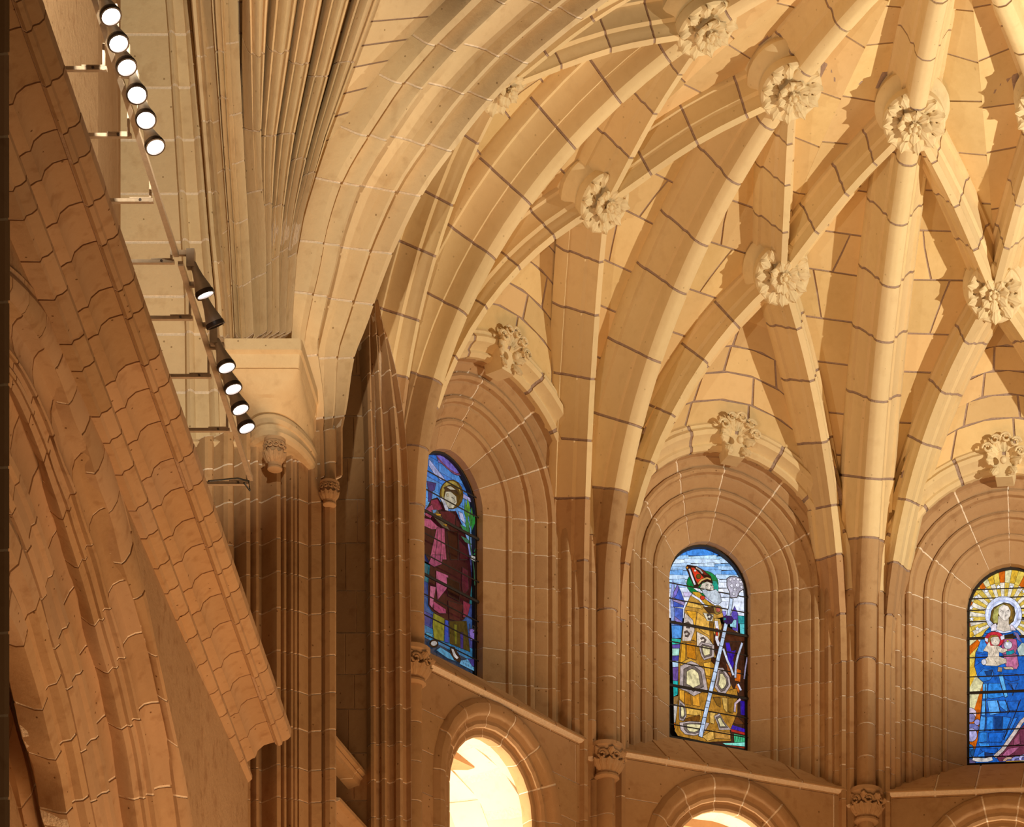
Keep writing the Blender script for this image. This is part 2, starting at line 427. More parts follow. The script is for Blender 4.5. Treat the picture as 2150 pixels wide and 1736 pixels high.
def outline(o, s):
    r = GW+.03; x0 = GW-r; zb = 23.2; rr = r+o        # centres sit .03 beyond the axis: a slightly pointed head
    if s < .35: return (-(GW+o), zb+(ZSP-zb)*s/.35)
    if s > .65: return (GW+o, zb+(ZSP-zb)*(1-s)/.35)
    k = (s-.35)/.30; am = math.acos(-x0/rr)
    if k <= .5: a = am*k/.5; return (-x0-rr*math.cos(a), ZSP+rr*math.sin(a)*.97)
    a = am*(1-k)/.5; return (x0+rr*math.cos(a), ZSP+rr*math.sin(a)*.97)
WAP = 9.166
class Emb:
    def __init__(s, th): s.th = th; s.len = 12.
    def frame(s, t): return t
    def pt(s, t, a, h):     # a = outward offset, h = distance in from the glass plane
        x, z = outline(a, t); return facet(s.th, x, WAP-h, z)
def bar_sev(th, s): x, z = outline(1.36, s); return facet(th, x, 8.02, z)
for th in (60, 30, 0, -30):
    q0 = .30
    def Lc(t, th=th): return base_of(lambda q: tier_pt(th+15, -1, q), q0+(1-q0)*t, DT)
    def Rc_(t, th=th): return base_of(lambda q: tier_pt(th-15, 1, q), q0+(1-q0)*t, DT)
    if ('t', th-15, 1) not in ribs: continue
    def F(t, v, th=th, Lc=Lc, Rc_=Rc_):
        B = bar_sev(th, .37+.26*v); B0, B1 = bar_sev(th, .37), bar_sev(th, .63)
        P = (Lc(1)+Rc_(1))/2; l0, r0 = Lc(0), Rc_(0)
        Bv = B
        L_, R_ = Lc(t), Rc_(t)
        return L_.lerp(R_, v)+(Bv.lerp(P, t))-(l0.lerp(r0, v).lerp(P, t))+((Lc(1)-P)*(1-v)+(Rc_(1)-P)*v)*0
    h = hang(ceiling, 'vault_cell'); n = 7
    web(h, F, [(i+(R.uniform(-.15, .15) if 0 < i < n else 0))/n*.985 for i in range(n+1)], pitch_v=.62, sub=(3, 3))
for th in (60, 30, 0, -30):
    for s in (15, -15):
        L_, A = ribs[('l', th, th+s)], ribs[('m', th+s)]
        Kc = V(AX, DC, ZKEY+DM-.05)
        oc = (basept(ribs[('l', th, th+15)], 0)+basept(ribs[('l', th, th-15)], 0))/2
        def F(t, v, L_=L_, A=A, oc=oc, Kc=Kc):
            ridge = oc.lerp(Kc, t)+Vector((0, 0, .25*math.sin(math.pi*t)))
            if t < .42: e = basept(L_, t/.42)
            else: e = basept(A, UF+(1-UF)*(t-.42)/.58)
            return ridge.lerp(e, v)
        cell(F, 8, t0=.03, pitch_v=.85)
# ---------------------------------------------------------------- facet walls
P_EMB = [(.0, .0), (.0, .10), (.20, .26), (.27, .31), (.28, .355), (.315, .385), (.35, .37), (.36, .34), (.41, .42), (.49, .50), (.53, .50), (.54, .56), (.58, .59), (.62, .57), (.63, .53),
         (.69, .62), (.76, .69), (.79, .69), (.80, .76), (.84, .79), (.88, .77), (.89, .73), (.99, .83), (1.02, .83), (1.03, .93)]
P_WRIB = [(1.03, .90), (1.03, 1.0), (1.08, 1.05), (1.12, 1.04), (1.17, 1.11), (1.20, 1.19), (1.26, 1.22), (1.31, 1.18), (1.35, 1.19), (1.40, 1.15), (1.47, 1.13), (1.49, 1.05)]
NAMES = {60: 'wall_left', 30: 'wall_back_left', 0: 'wall_back', -30: 'wall_back_right', 90: 'wall_left.001'}
LAB = {60: 'apse wall bay holding the friar window, left of the two other window bays', 30: 'apse wall bay holding the bishop window', 0: 'apse wall bay holding the Virgin window at the right edge', -30: 'apse wall bay beyond the right edge window', 90: ''}
def jamb_ts():
    a = [0+.35*i/7 for i in range(8)]; b = [.35+.30*i/6 for i in range(1, 7)]; c = [.65+.35*i/7 for i in range(1, 8)]
    return a+b+c
def leaf_mesh(name, L=1., W=.5, curl=.5, lobes=3):
    """curled lobed leaf in local axes: x along, y across, z out"""
    vs, fs = [], []; n, m = 8, 4
    for i in range(n+1):
        s = i/n; w_ = W*(math.sin(math.pi*min(1, s*.9+.08))**.7)*(1+.22*math.sin(s*lobes*2*math.pi))
        x = L*(s-.25*curl*s**3); z = L*curl*(.25*math.sin(s*math.pi)+.75*s**3*.6)
        for j in range(-m, m+1):
            q = j/m; vs.append((x, w_*q*.5, z-.12*W*q*q*2+.05*W*(abs(math.cos(q*math.pi*2)))))
    k = 2*m+1; base = len(vs)
    for i in range(n+1):
        for j in range(k): x, y, z = vs[i*k+j]; vs.append((x, y, z-.10*L))
    for i in range(n):
        for j in range(k-1):
            fs.append((i*k+j, i*k+j+1, (i+1)*k+j+1, (i+1)*k+j)); fs.append((base+i*k+j, base+(i+1)*k+j, base+(i+1)*k+j+1, base+i*k+j+1))
        for j in (0, k-1): fs.append((i*k+j, (i+1)*k+j, base+(i+1)*k+j, base+i*k+j))
    for j in range(k-1):
        for i in (0, n): fs.append((i*k+j, i*k+j+1, base+i*k+j+1, base+i*k+j))
    me = bpy.data.meshes.new(name); me.from_pydata(vs, [], fs)
    bm = bmesh.new(); bm.from_mesh(me); bmesh.ops.recalc_face_normals(bm, faces=bm.faces); bm.to_mesh(me); bm.free()
    me.polygons.foreach_set('use_smooth', [True]*len(me.polygons)); me.set_sharp_from_angle(angle=math.radians(45))
    return me
LEAF = {}
for k_, mt in (('c', 'carved'), ('d', 'carved_dark'), ('n', 'nave')):
    a = leaf_mesh('leaf', 1, .62, .7); a.materials.append(M[mt]); LEAF[k_] = a
def leaf(me, loc, along, out, size, parent, name='leaf'):
    o = bpy.data.objects.new(name, me); COL.objects.link(o)
    x = along.normalized(); z = (out-x*out.dot(x)).normalized(); y = z.cross(x)
    m = Matrix((x, y, z)).transposed()*size
    tfm(o, m, loc, parent)
    return o
def bead(name, c, r, mat, parent, sq=(1, 1, 1), rings=6, seg=10):
    vs, fs = [], []
    for i in range(rings+1):
        a = math.pi*i/rings
        for j in range(seg):
            b = 2*math.pi*j/seg; vs.append(Vector(c)+Vector((r*sq[0]*math.sin(a)*math.cos(b), r*sq[1]*math.sin(a)*math.sin(b), r*sq[2]*math.cos(a))))
    for i in range(rings):
        for j in range(seg): fs.append((i*seg+j, i*seg+(j+1) % seg, (i+1)*seg+(j+1) % seg, (i+1)*seg+j))
    return obj(name, vs, fs, mat, parent)
def scroll(name, c, x, y, n, r, mat, parent, turns=1.4, thick=.3):
    """carved spiral tendril"""
    pts, rr = [], []
    for i in range(15):
        s = i/14; a = s*turns*2*math.pi; q = r*(1-.75*s)
        pts.append(Vector(c)+x*(q*math.cos(a))+y*(q*math.sin(a))+n*(r*.4*s)); rr.append(r*thick*(1-.45*s))
    return tube(name, pts, rr, mat, parent, n=6)
walls = {}
for th in (60, 30, 0, -30):
    Wl = emp(NAMES[th], facet(th, 0, 8.6, 23), LAB[th], 'wall', kind='structure'); walls[th] = Wl
    e = Emb(th); h = hang(Wl, 'window_embrasure'); ts = jamb_ts(); ts[8:13] = [t+R.uniform(-.006, .006) for t in ts[8:13]]
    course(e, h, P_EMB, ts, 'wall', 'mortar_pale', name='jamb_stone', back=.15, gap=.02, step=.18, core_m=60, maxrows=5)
    h = hang(Wl, 'wall_arch'); ts2 = [.335]+[.35+.30*i/8 for i in range(1, 8)]+[.665]
    for a0, a1 in ((0, .335), (.665, 1)): course(e, h, P_WRIB, [a0+(a1-a0)*i/6 for i in range(7)], 'wall', 'mortar_pale', name='jamb_stone', back=.1, gap=.02, maxrows=1, core_m=4)
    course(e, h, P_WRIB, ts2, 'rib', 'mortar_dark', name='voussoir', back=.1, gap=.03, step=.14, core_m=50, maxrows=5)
    # sloping sill
    h = hang(Wl, 'window_sill')
    class Sill:
        len = 3.7
        def frame(s, t): return t
        def pt(s, t, a, hh): return facet(th, -1.85+3.7*t, a, hh)
    P_SILL = [(9.3, 24.12), (9.2, 24.22), (9.05, 24.20), (8.14, 23.52), (8.04, 23.48), (8.02, 23.44), (8.06, 23.41), (8.12, 23.40), (8.12, 23.37)]
    s_ = Sill(); vs = []
    def sill_stones(ts):
        for t0, t1 in zip(ts, ts[1:]):
            g = .004; vs, fs = [], []
            for t in (t0+g, t1-g): vs += [s_.pt(t, a, z) for a, z in P_SILL+[(9.3, 23.37)]]
            q = len(P_SILL)+1
            fs = [(j, (j+1) % q, q+(j+1) % q, q+j) for j in range(q)]+[tuple(range(q)), tuple(range(q, 2*q))]
            obj('sill_stone', vs, fs, 'wall', h, angle=25)
    sill_stones([0, .21, .38, .57, .8, 1.0])
    vs = []
    for t in (0, 1): vs += [s_.pt(t, a+.015, z-.012) for a, z in P_SILL+[(9.3, 23.37)]]
    q = len(P_SILL)+1
    obj('mortar_core', vs, [(j, (j+1) % q, q+(j+1) % q, q+j) for j in range(q)]+[tuple(range(q)), tuple(range(q, 2*q))], 'mortar_pale', h)
    # niche arch below: outer radius 1.4, inner .93
    NZ, NT = 22.0, -.05
    class Niche:
        len = 7.0
        def frame(s, t): return t
        def pt(s, t, a, hh):
            if t < .3: x, z = -a, NZ-1.6+1.6*t/.3
            elif t > .7: x, z = a, NZ-1.6+1.6*(1-t)/.3
            else: k = math.pi*(t-.3)/.4; x, z = -a*math.cos(k), NZ+a*math.sin(k)
            return facet(th, NT+x, 8.12-hh, z)
    P_N = [(.94, -.36), (.89, -.20), (.89, -.14), (.92, -.12), (.98, -.12), (1.0, -.10), (1.01, -.05), (1.05, -.02), (1.10, -.02), (1.13, .0), (1.17, .05), (1.22, .08), (1.27, .09), (1.32, .08), (1.36, .04), (1.39, .02), (1.41, -.02), (1.41, -.05)]
    h = hang(Wl, 'niche_arch')
    course(Niche(), h, P_N, [0, .08, .15, .22, .3]+[.3+.4*i/7 for i in range(1, 8)]+[.78, .85, .92, 1.0], 'wall', 'mortar_pale', name='voussoir', back=.0, gap=.02, step=.25, core_m=44, maxrows=5)
    # wall face around the niche: courses of ashlar, with the arch cut out
    h = hang(Wl, 'wall_face')
    z = 19.9; row = 0
    zs = [19.9, 20.45, 21.0, 21.6, 22.2, 22.78, 23.37]
    def arc(zz): 
        return 1.38 if zz < NZ else math.sqrt(max(0, 1.38**2-(zz-NZ)**2))
    mortar_v = []
    for z0, z1 in zip(zs, zs[1:]):
        row += 1
        for sg in (-1, 1):
            segs = [1.95, 2.25]
            cuts = []
            g = .010; n = 10; top, bot = [], []
            inner_ = [(arc(zz_), zz_) for zz_ in [z0+g+(z1-z0-2*g)*(1-(1-i/n)**1.6) for i in range(n+1)]]
            for shrink_, mat_, nm in ((0, 'wall', 'ashlar'),):
                parts = [(None, 1.95 if row % 2 else 1.72), (1.95 if row % 2 else 1.72, 2.3)]
                for lo, hi in parts:
                    pts = [(NT+sg*(a if lo is None else lo+.01), zz) for a, zz in inner_] + [(NT+sg*(hi-.01), z1-g), (NT+sg*(hi-.01), z0+g)]
                    d = 8.12+R.uniform(-.004, .004)
                    vs = [facet(th, x, d, zz) for x, zz in pts]+[facet(th, x, d+.5, zz) for x, zz in pts]
                    q = len(pts); fs = [tuple(range(q)), tuple(range(q, 2*q))]+[(j, (j+1) % q, q+(j+1) % q, q+j) for j in range(q)]
                    obj(nm, vs, fs, mat_, h, smooth=False)
    for sg in (-1, 1):
        pts = [(NT+sg*(arc(19.9+3.45*i/40)+.005), 19.9+3.45*i/40) for i in range(41)]+[(NT+sg*2.3, 23.35), (NT+sg*2.3, 19.9)]
        vs = [facet(th, x, 8.13, zz) for x, zz in pts]+[facet(th, x, 8.55, zz) for x, zz in pts]; q = len(pts)
        obj('mortar_core', vs, [tuple(range(q)), tuple(range(q, 2*q))]+[(j, (j+1) % q, q+(j+1) % q, q+j) for j in range(q)], 'mortar_pale', h, smooth=False)
    # bright gallery room behind the niche: floorless passage with a pale shell vault
    h = hang(Wl, 'gallery_recess')
    def shell(t, v, th=th):
        k = math.pi*v; zz = NZ-1.5
        a = 1.9-.7*t*t
        if k < .6: x, z = -a, zz+(NZ+.35-zz)*k/.6
        elif k > math.pi-.6: x, z = a, zz+(NZ+.35-zz)*(math.pi-k)/.6
        else: q = math.pi*(k-.6)/(math.pi-1.2); x, z = -a*math.cos(q), NZ+.35+(.93-.25*t)*math.sin(q)
        return facet(th, NT+x, 8.45+1.75*t, z)
    web(h, shell, [0, .35, .7, 1.0], mat='pale', mortar='mortar_pale', ref=facet(th, 0, 9.2, 21.5), nv=9, sub=(2, 2), gap=.02)
    def backw(t, v, th=th): return facet(th, -1.9+3.8*v, 10.1, NZ-1.6+4.*t)
    web(h, backw, [0, .16, .32, .48, .64, .8, 1.0], mat='pale', mortar='mortar_pale', ref=facet(th, 0, 8, 21.5), pitch_v=.8, gap=.02)
    # outer shell that closes the wall against the outside
    def shut(name, t0, t1, a0, a1, z0, z1):
        vs = [facet(th, t, a, z) for t in (t0, t1) for a in (a0, a1) for z in (z0, z1)]
        obj(name, vs, [(0, 1, 3, 2), (4, 6, 7, 5), (0, 4, 5, 1), (2, 3, 7, 6), (0, 2, 6, 4), (1, 5, 7, 3)], 'wall', Wl, smooth=False)
    shut('backing', -2.5, -.75, 9.35, 9.7, 23.3, 29.0); shut('backing', .75, 2.5, 9.35, 9.7, 23.3, 29.0); shut('backing', -.8, .8, 9.35, 9.7, 23.0, 24.1)
    shut('backing', -.8, .8, 9.35, 9.7, 27.45, 29.2)
    if th == -30: shut('blocked_light', -.8, .8, 9.2, 9.34, 24.0, 27.5)

# ---------------------------------------------------------------- clustered shafts between the bays
PSH = sym([(.60, -.02), (.60, .04), (.57, .10), (.53, .12), (.49, .10), (.47, .04), (.45, .04)])
def shaft_cluster(c, label, cap=True):
    T_ = emp('clustered_shaft', polar(c, 8.3, 19.9), label, 'column')
    zt = ZS; z0 = 19.6
    ts = lambda n: [i/n for i in range(n+1)]
    # backing pilaster with side rolls
    prof = [(0, .0), (.02, .06)]+roll(.07, .05, .05, 4)[1:]+[(.14, .02), (.2, .06), (.26, .1), (.30, .12), (.36, .12), (.40, .16), (.60, .16), (.64, .12), (.70, .12), (.74, .1), (.80, .06), (.86, .02)]+roll(.93, .05, .05, 4)[1:]+[(.98, .06), (1, 0)]
    prof = sorted(prof)
    A = curve([polar(c, 8.47, z0, -.60), polar(c, 8.47, ZS+1.4, -.60)]); B = curve([polar(c, 8.47, z0, .60), polar(c, 8.47, ZS+1.4, .60)])
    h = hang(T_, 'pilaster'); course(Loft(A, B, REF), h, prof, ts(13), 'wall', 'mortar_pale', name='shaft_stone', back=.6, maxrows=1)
    def K(r, lat, za, zb): return curve([polar(c, r, za, lat), polar(c, r, zb, lat)])
    h = hang(T_, 'main_shaft')
    pm = sym([(.20, -.2), (.20, .04), (.17, .10)])[:3]+[(-.15, .12), (-.145, .18), (-.12, .26), (-.07, .32), (0, .345), (.07, .32), (.12, .26), (.145, .18), (.15, .12)]+[(.17, .10), (.20, .04), (.20, -.2)]
    pm2 = [(a*.85, b) for a, b in pm]
    course(Rib(K(RS, 0, 23.4, ZS), .345), h, pm, ts(4), 'wall', 'mortar_pale', name='shaft_stone', back=.2, maxrows=1)
    course(Rib(K(RS+.03, 0, z0, 22.92), .345), h, pm2, ts(6), 'wall', 'mortar_pale', name='shaft_stone', back=.2, maxrows=1)
    for s in (1, -1):
        h = hang(T_, 'side_shaft')
        pt = sym([(.15, -.2), (.15, .05), (.12, .12), (.085, .16), (.07, .24), (.04, .30), (.035, .33)])
        course(Rib(K(8.22, -.34*s, z0, ZS), .33), h, pt, ts(11), 'wall', 'mortar_pale', name='shaft_stone', back=.2, maxrows=1)
    if cap:
        h = hang(T_, 'capital'); out = (polar(c, 7, 23)-polar(c, 8, 23)).normalized()
        ctr = polar(c, RS+.17, 23.13); side = Vector((0, 0, 1)).cross(out)
        vs, fs = [], []; lv = [(22.90, .15), (22.93, .19), (22.96, .185), (22.99, .155), (23.1, .17), (23.25, .21), (23.34, .23), (23.36, .25), (23.42, .25), (23.43, .2)]; n = 14
        for z, r in lv:
            for k in range(n): a = 2*math.pi*k/n; vs.append(polar(c, RS+.17, z)+(side*math.cos(a)+out*math.sin(a))*r)
        for i in range(len(lv)-1):
            for k in range(n): fs.append((i*n+k, i*n+(k+1) % n, (i+1)*n+(k+1) % n, (i+1)*n+k))
        fs += [tuple(range(n)), tuple(range((len(lv)-1)*n, len(lv)*n))]
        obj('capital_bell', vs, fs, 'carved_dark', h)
        for k in range(7):
            a = math.pi*(k+.5)/7; d = side*math.cos(a)+out*math.sin(a)
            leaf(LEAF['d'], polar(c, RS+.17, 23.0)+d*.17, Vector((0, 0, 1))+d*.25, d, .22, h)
            if k % 2 == 0: leaf(LEAF['d'], polar(c, RS+.17, 23.18)+d*.19, Vector((0, 0, 1))+d*.5+side*.4, d, .19, h)
            else: scroll('tendril', polar(c, RS+.17, 23.20)+d*.23, side*math.sin(a)-out*math.cos(a), Vector((0, 0, 1)), d, .08, 'carved_dark', h)
    return T_
shaft_cluster(75, 'clustered wall shafts with carved head, left of the friar window')
shaft_cluster(45, 'clustered wall shafts with carved head, between the friar and bishop windows')
shaft_cluster(15, 'clustered wall shafts with carved head, between the bishop and Virgin windows')
shaft_cluster(-15, 'clustered wall shafts at the right of the Virgin window', cap=False)
# ---------------------------------------------------------------- roof bosses
def petal_mesh(name, mt):
    me = leaf_mesh(name, 1, .74, .30, 2); me.materials.append(M[mt]); return me
PET = petal_mesh('petal', 'carved')
def boss(p, n, label, seed, r=.40):
    """p centre of the rosette face, n outward normal of the face"""
    T_ = emp('roof_boss', p, label, 'roof boss', 'carved rosette bosses where the vault ribs meet'); rr = random.Random(seed)
    m = axes(n); X, Y, N = (Vector(m.col[i]) for i in range(3))
    lv = [(-1.0, .50), (-.78, .56), (-.66, .56), (-.60, .52), (-.54, .50), (-.42, .53), (-.36, .50), (-.30, .44), (-.24, .40), (-.20, .43), (-.12, .44), (-.06, .44), (-.03, .41), (-.03, .36), (-.08, .33), (-.08, .0001)]
    vs, fs = [], []; k = 28
    for h, q in lv:
        for i in range(k): a = 2*math.pi*i/k; vs.append(p+N*h+(X*math.cos(a)+Y*math.sin(a))*q*r/.42)
    for i in range(len(lv)-1):
        for j in range(k): fs.append((i*k+j, i*k+(j+1) % k, (i+1)*k+(j+1) % k, (i+1)*k+j))
    obj('boss_drum', vs, fs, 'carved', T_, angle=28)
    n1 = rr.choice((10, 11, 12)); ph = rr.random()
    for i in range(n1):
        a = 2*math.pi*(i+ph)/n1; d = X*math.cos(a)+Y*math.sin(a)
        o = leaf(PET, p+d*r*.48-N*.04, d+N*.10, N, r*.62, T_, 'outer_petal')
    n2 = rr.choice((7, 8, 9))
    for i in range(n2):
        a = 2*math.pi*(i+rr.random()*.3)/n2; d = X*math.cos(a)+Y*math.sin(a)
        leaf(PET, p+d*r*.14+N*.02, d+N*(.25+.15*rr.random()), N, r*.50, T_, 'inner_petal')
    for i in range(6):
        a = 2*math.pi*i/6+.4; d = X*math.cos(a)+Y*math.sin(a)
        leaf(PET, p+d*r*.03+N*.06, d+N*.8, N, r*.26, T_, 'heart_petal')
    bead('flower_heart', p+N*.09, r*.11, 'carved', T_)
def nrm_at(p, z=27.2): 
    v = V(AX, DC, z)-p; return v.normalized()
BL = {60: 'carved rosette boss above the friar window', 30: 'carved rosette boss above the bishop window', 0: 'carved rosette boss above the Virgin window, lowest at the right edge', 90: 'carved boss half hidden behind the left edge of the chancel arch', -30: 'carved boss out at the right of the vault'}
for th in (90, 60, 30, 0, -30):
    p = polar(th, RO, ZO); boss(p, nrm_at(p, 24.5), BL[th], th+100)
BI = {75: 'carved rosette boss at the top edge, leftmost of the upper three', 45: 'carved rosette boss, middle one of the upper three', 15: 'carved rosette boss, rightmost and lowest of the upper three', -15: 'carved boss past the right edge of the picture', 105: 'carved boss hidden above the chancel arch'}
for th in (105, 75, 45, 15, -15):
    p = polar(th, RI, ZI); boss(p, nrm_at(p, 24.5), BI[th], th+300, .43)
p = V(AX, DC, ZKEY); boss(p, Vector((0, 0, -1)), 'large central boss at the crown of the star vault', 9, .5)
# ---------------------------------------------------------------- foliage keystones on the wall arches
for th, lb in ((60, 'carved foliage keystone above the friar window'), (30, 'carved foliage keystone above the bishop window'), (0, 'carved foliage keystone above the Virgin window')):
    T_ = emp('foliage_keystone', facet(th, 0, 7.98, 28.5), lb, 'ornament'); rr = random.Random(th)
    out = (facet(th, 0, 7, 28)-facet(th, 0, 8, 28)).normalized(); up = Vector((0, 0, 1)); sd = up.cross(out)
    c0 = facet(th, 0, 7.99, 28.35)
    vs = [facet(th, t, a, z) for t, z in ((-.13, 28.18), (.13, 28.18), (.24, 28.62), (-.24, 28.62)) for a in (7.98, 8.3)]
    obj('keystone_block', vs, [(0, 2, 4, 6), (1, 3, 5, 7), (0, 1, 3, 2), (2, 3, 5, 4), (4, 5, 7, 6), (6, 7, 1, 0)], 'carved', T_, smooth=False)
    for k in range(9):
        a = math.radians(-10+25*k); d = sd*math.cos(a)+up*math.sin(a)
        leaf(LEAF['c'], c0+up*.10+d*.10+out*.02, d+out*.25, out, .21+.05*rr.random(), T_)
    for k in range(5):
        a = math.radians(36*k+10); d = sd*math.cos(a)+up*math.sin(a)
        scroll('tendril', c0+up*.10+d*.27+out*.14, sd*(1 if k % 2 else -1), up, out, .085, 'carved', T_)
    bead('bud', c0+out*.16+up*.02, .055, 'carved', T_)
    for k in (-1, 1): leaf(LEAF['c'], c0-up*.02+sd*k*.10+out*.04, sd*k*.5-up+out*.2, out, .22, T_)
# ---------------------------------------------------------------- plain wall and stair gallery left of the apse
Wp = emp('wall_left.001', at(735, 1300, 55.4), 'plain brown ashlar wall strip between pier and apse shafts', 'wall', kind='structure')
h = hang(Wp, 'wall_face')
def F(t, v): 
    y = 700+1150*t; px = 690+95*v; D = 55.2-.5*v
    return at(px, y, D)
web(h, F, [i/13+(R.uniform(-.008, .008) if 0 < i < 13 else 0) for i in range(14)], mat='wall', mortar='mortar_pale', ref=V(0, 20, 20), pitch_v=.5, gap=.02)
# moulded shafts flanking the wall strip up to their own arch head
tr = [(800, 1800), (797, 1300), (794, 1000), (788, 850), (776, 740), (768, 690), (764, 640)]
tr2 = [(862, 1800), (860, 1300), (856, 1000), (846, 880), (826, 760), (804, 690), (782, 645)]
tl = [(772, 1800), (770, 1300), (768, 1000), (764, 850), (762, 740), (760, 690), (758, 640)]
ya, yb = 640, 1800
T_ = emp('wall_shaft', at(800, 1300, 54.6), 'moulded shaft and arch edge at the left end of the apse wall', 'column')
A = curve([at(x, y, 54.75) for x, y in curve_y(tl, ya, yb)]); B = curve([at(x, y, 54.95) for x, y in curve_y(tr2, ya, yb)])
prof = [(0, 0), (.04, .12), (.10, .15), (.16, .13), (.18, .07), (.26, .07), (.28, .15), (.34, .19), (.40, .16), (.42, .06), (.52, .0), (.60, .05), (.62, .13), (.70, .18), (.78, .14), (.80, .04), (.92, -.02), (1, .05)]
course(Loft(A, B, V(0, 20, 24)), T_, prof, [i/15 for i in range(16)], 'wall', 'mortar_pale', name='shaft_stone', back=.5, maxrows=2)
# raking stair string in the passage
T_ = emp('stair_string', at(745, 1620, 53.5), 'sloping stone string course low between the pier and the apse shafts', 'moulding')
A = curve([at(690, 1541, 53.6), at(792, 1664, 55.6)]); B = curve([at(690, 1573, 53.6), at(792, 1692, 55.6)])
course(Loft(A, B, V(0, 20, 10)), T_, [(0, .03), (.1, .10), (.35, .10), (.45, .05), (.6, .06), (.7, .02), (1, .0)], [0, .5, 1], 'wall', 'mortar_pale', back=.2, maxrows=1)
A = curve([at(690, 1672, 53.6), at(792, 1782, 55.6)]); B = curve([at(690, 1702, 53.6), at(792, 1812, 55.6)])
course(Loft(A, B, V(0, 20, 10)), T_, [(0, .05), (.1, .16), (.35, .16), (.45, .08), (1, .0)], [0, 1], 'wall', 'mortar_pale', back=.2, maxrows=1)
# ---------------------------------------------------------------- chancel arch
EXT = [(612, 712), (622, 640), (640, 560), (654, 480), (670, 420), (688, 369), (717, 313), (754, 254), (780, 214), (809, 170), (846, 125), (894, 70), (953, 11), (1010, -45), (1080, -105), (1170, -165)]
INT = [(704, 950), (706, 900), (711, 850), (722, 780), (737, 722), (760, 665), (785, 600), (815, 530), (850, 463), (898, 377), (957, 297), (1012, 228), (1075, 159), (1137, 100), (1196, 52), (1266, 0), (1340, -50), (1440, -105)]
EXT2 = [(648, 950), (646, 900), (640, 850), (630, 800), (620, 760)]+EXT
# pair the two edges from the springing upward at matching lengths
EXT2 = [(650, 1010)]+EXT2; INT = [(703, 1010)]+INT
dlo = lambda y, a, b: b+(a-b)*max(0, min(1, (y-640)/260))
ca = curve([at(x, y, dlo(y, 51.74, 50.9)) for x, y in EXT2]); cb = curve([at(x, y, dlo(y, 52.06, 52.3)) for x, y in INT])
arch = emp('chancel_arch', at(860, 330, 51.5), 'broad moulded chancel arch of large cut stones rising to the right', 'arch')
P_ARCH = [(0, -.15), (.01, .05), (.03, .10), (.09, .12), (.13, .05), (.16, -.01), (.18, .06), (.20, .15), (.225, .19), (.255, .18), (.275, .10), (.285, -.01), (.34, -.08), (.46, -.12), (.55, -.09), (.61, -.03), (.62, .06), (.64, .12), (.67, .13), (.69, .09), (.70, -.02), (.75, -.06), (.795, -.02), (.81, .10), (.85, .20), (.90, .21), (.94, .15), (.96, .04), (1, -.08)]
course(Loft(ca, cb, at(900, 1900, 45)), arch, P_ARCH, joints(ca.length, .78, 0, 1, .1), 'nave', 'mortar_pale', name='voussoir', back=.35, step=.2, gap=.032, maxrows=5, shrink=.016, core_m=90, zmat=(24.9, 'wall'))  # lowest voussoirs switch to browner stone: the shade there is put into colour
# ---------------------------------------------------------------- chancel pier with its shafts
pier = emp('clustered_pier', at(600, 1350, 51), 'tall clustered pier of slender shafts under the scrolled corbel', 'pier')
X0, X1 = 438, 708; ux = lambda p: (p-X0)/(X1-X0)
def rl(c, wd, hh, h0=0): return [(ux(c-wd/2), h0), (ux(c-wd*.42), h0+hh*.6), (ux(c-wd*.2), h0+hh*.95), (ux(c+wd*.2), h0+hh*.95), (ux(c+wd*.42), h0+hh*.6), (ux(c+wd/2), h0)]
P_PIER = [(0, -.3)]+rl(452, 22, .06, -.2)+rl(482, 26, .12, -.1)+rl(510, 20, .16, -.02)+rl(530, 12, .08, .04)+[(ux(540), .02), (ux(548), .0)]+rl(563, 20, .15, .12)+rl(581, 10, .07, .14)+[(ux(589), .05)]+rl(598, 10, .08, .10)+rl(610, 10, .05, .08)+[(ux(617), .12), (ux(648), -.02), (ux(650), -.05), (ux(653), .0), (ux(672), .03), (ux(674), -.04)]+rl(690, 28, .12, -.02)+[(ux(706), -.05), (1, -.12)]
P_PIER = sorted(P_PIER, key=lambda p: p[0])
A = curve([at(X0, 905, 50.75), at(X0, 1850, 50.75)]); B = curve([at(X1, 905, 51.9), at(X1, 1850, 51.9)])
course(Loft(A, B, at(500, 1300, 40)), pier, P_PIER, [i/12+(R.uniform(-.01, .01) if 0 < i < 12 else 0) for i in range(13)], 'wall', 'mortar_pale', name='pier_stone', back=.4, maxrows=1, gap=.022)
# carved capitals on two shafts
def small_capital(px, py, D, r, hgt, label, lean=0):
    c = at(px, py, D); T_ = emp('carved_capital', c, label, 'capital')
    out = Vector((lean, -1, 0)).normalized(); side = Vector((0, 0, 1)).cross(out); up = Vector((0, 0, 1))
    lv = [(-.5, .62), (-.47, .80), (-.42, .80), (-.39, .72), (-.1, .85), (.2, .98), (.36, 1.05), (.38, 1.15), (.48, 1.15), (.5, 1.0)]; n = 14; vs, fs = [], []
    for z, q in lv:
        for k in range(n): a = 2*math.pi*k/n; vs.append(c+up*z*hgt+(side*math.cos(a)+out*math.sin(a))*q*r)
    for i in range(len(lv)-1):
        for k in range(n): fs.append((i*n+k, i*n+(k+1) % n, (i+1)*n+(k+1) % n, (i+1)*n+k))
    fs += [tuple(range(n)), tuple(range((len(lv)-1)*n, len(lv)*n))]
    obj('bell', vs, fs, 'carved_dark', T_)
    for k in range(6):
        a = math.pi*(k+.5)/6; d = side*math.cos(a)+out*math.sin(a)
        leaf(LEAF['d'], c-up*hgt*.3+d*r*.82, up+d*.1, d, hgt*.42, T_)
        scroll('tendril', c+up*hgt*.22+d*r*1.05, side*math.sin(a)-out*math.cos(a), up, d, hgt*.13, 'carved_dark', T_)
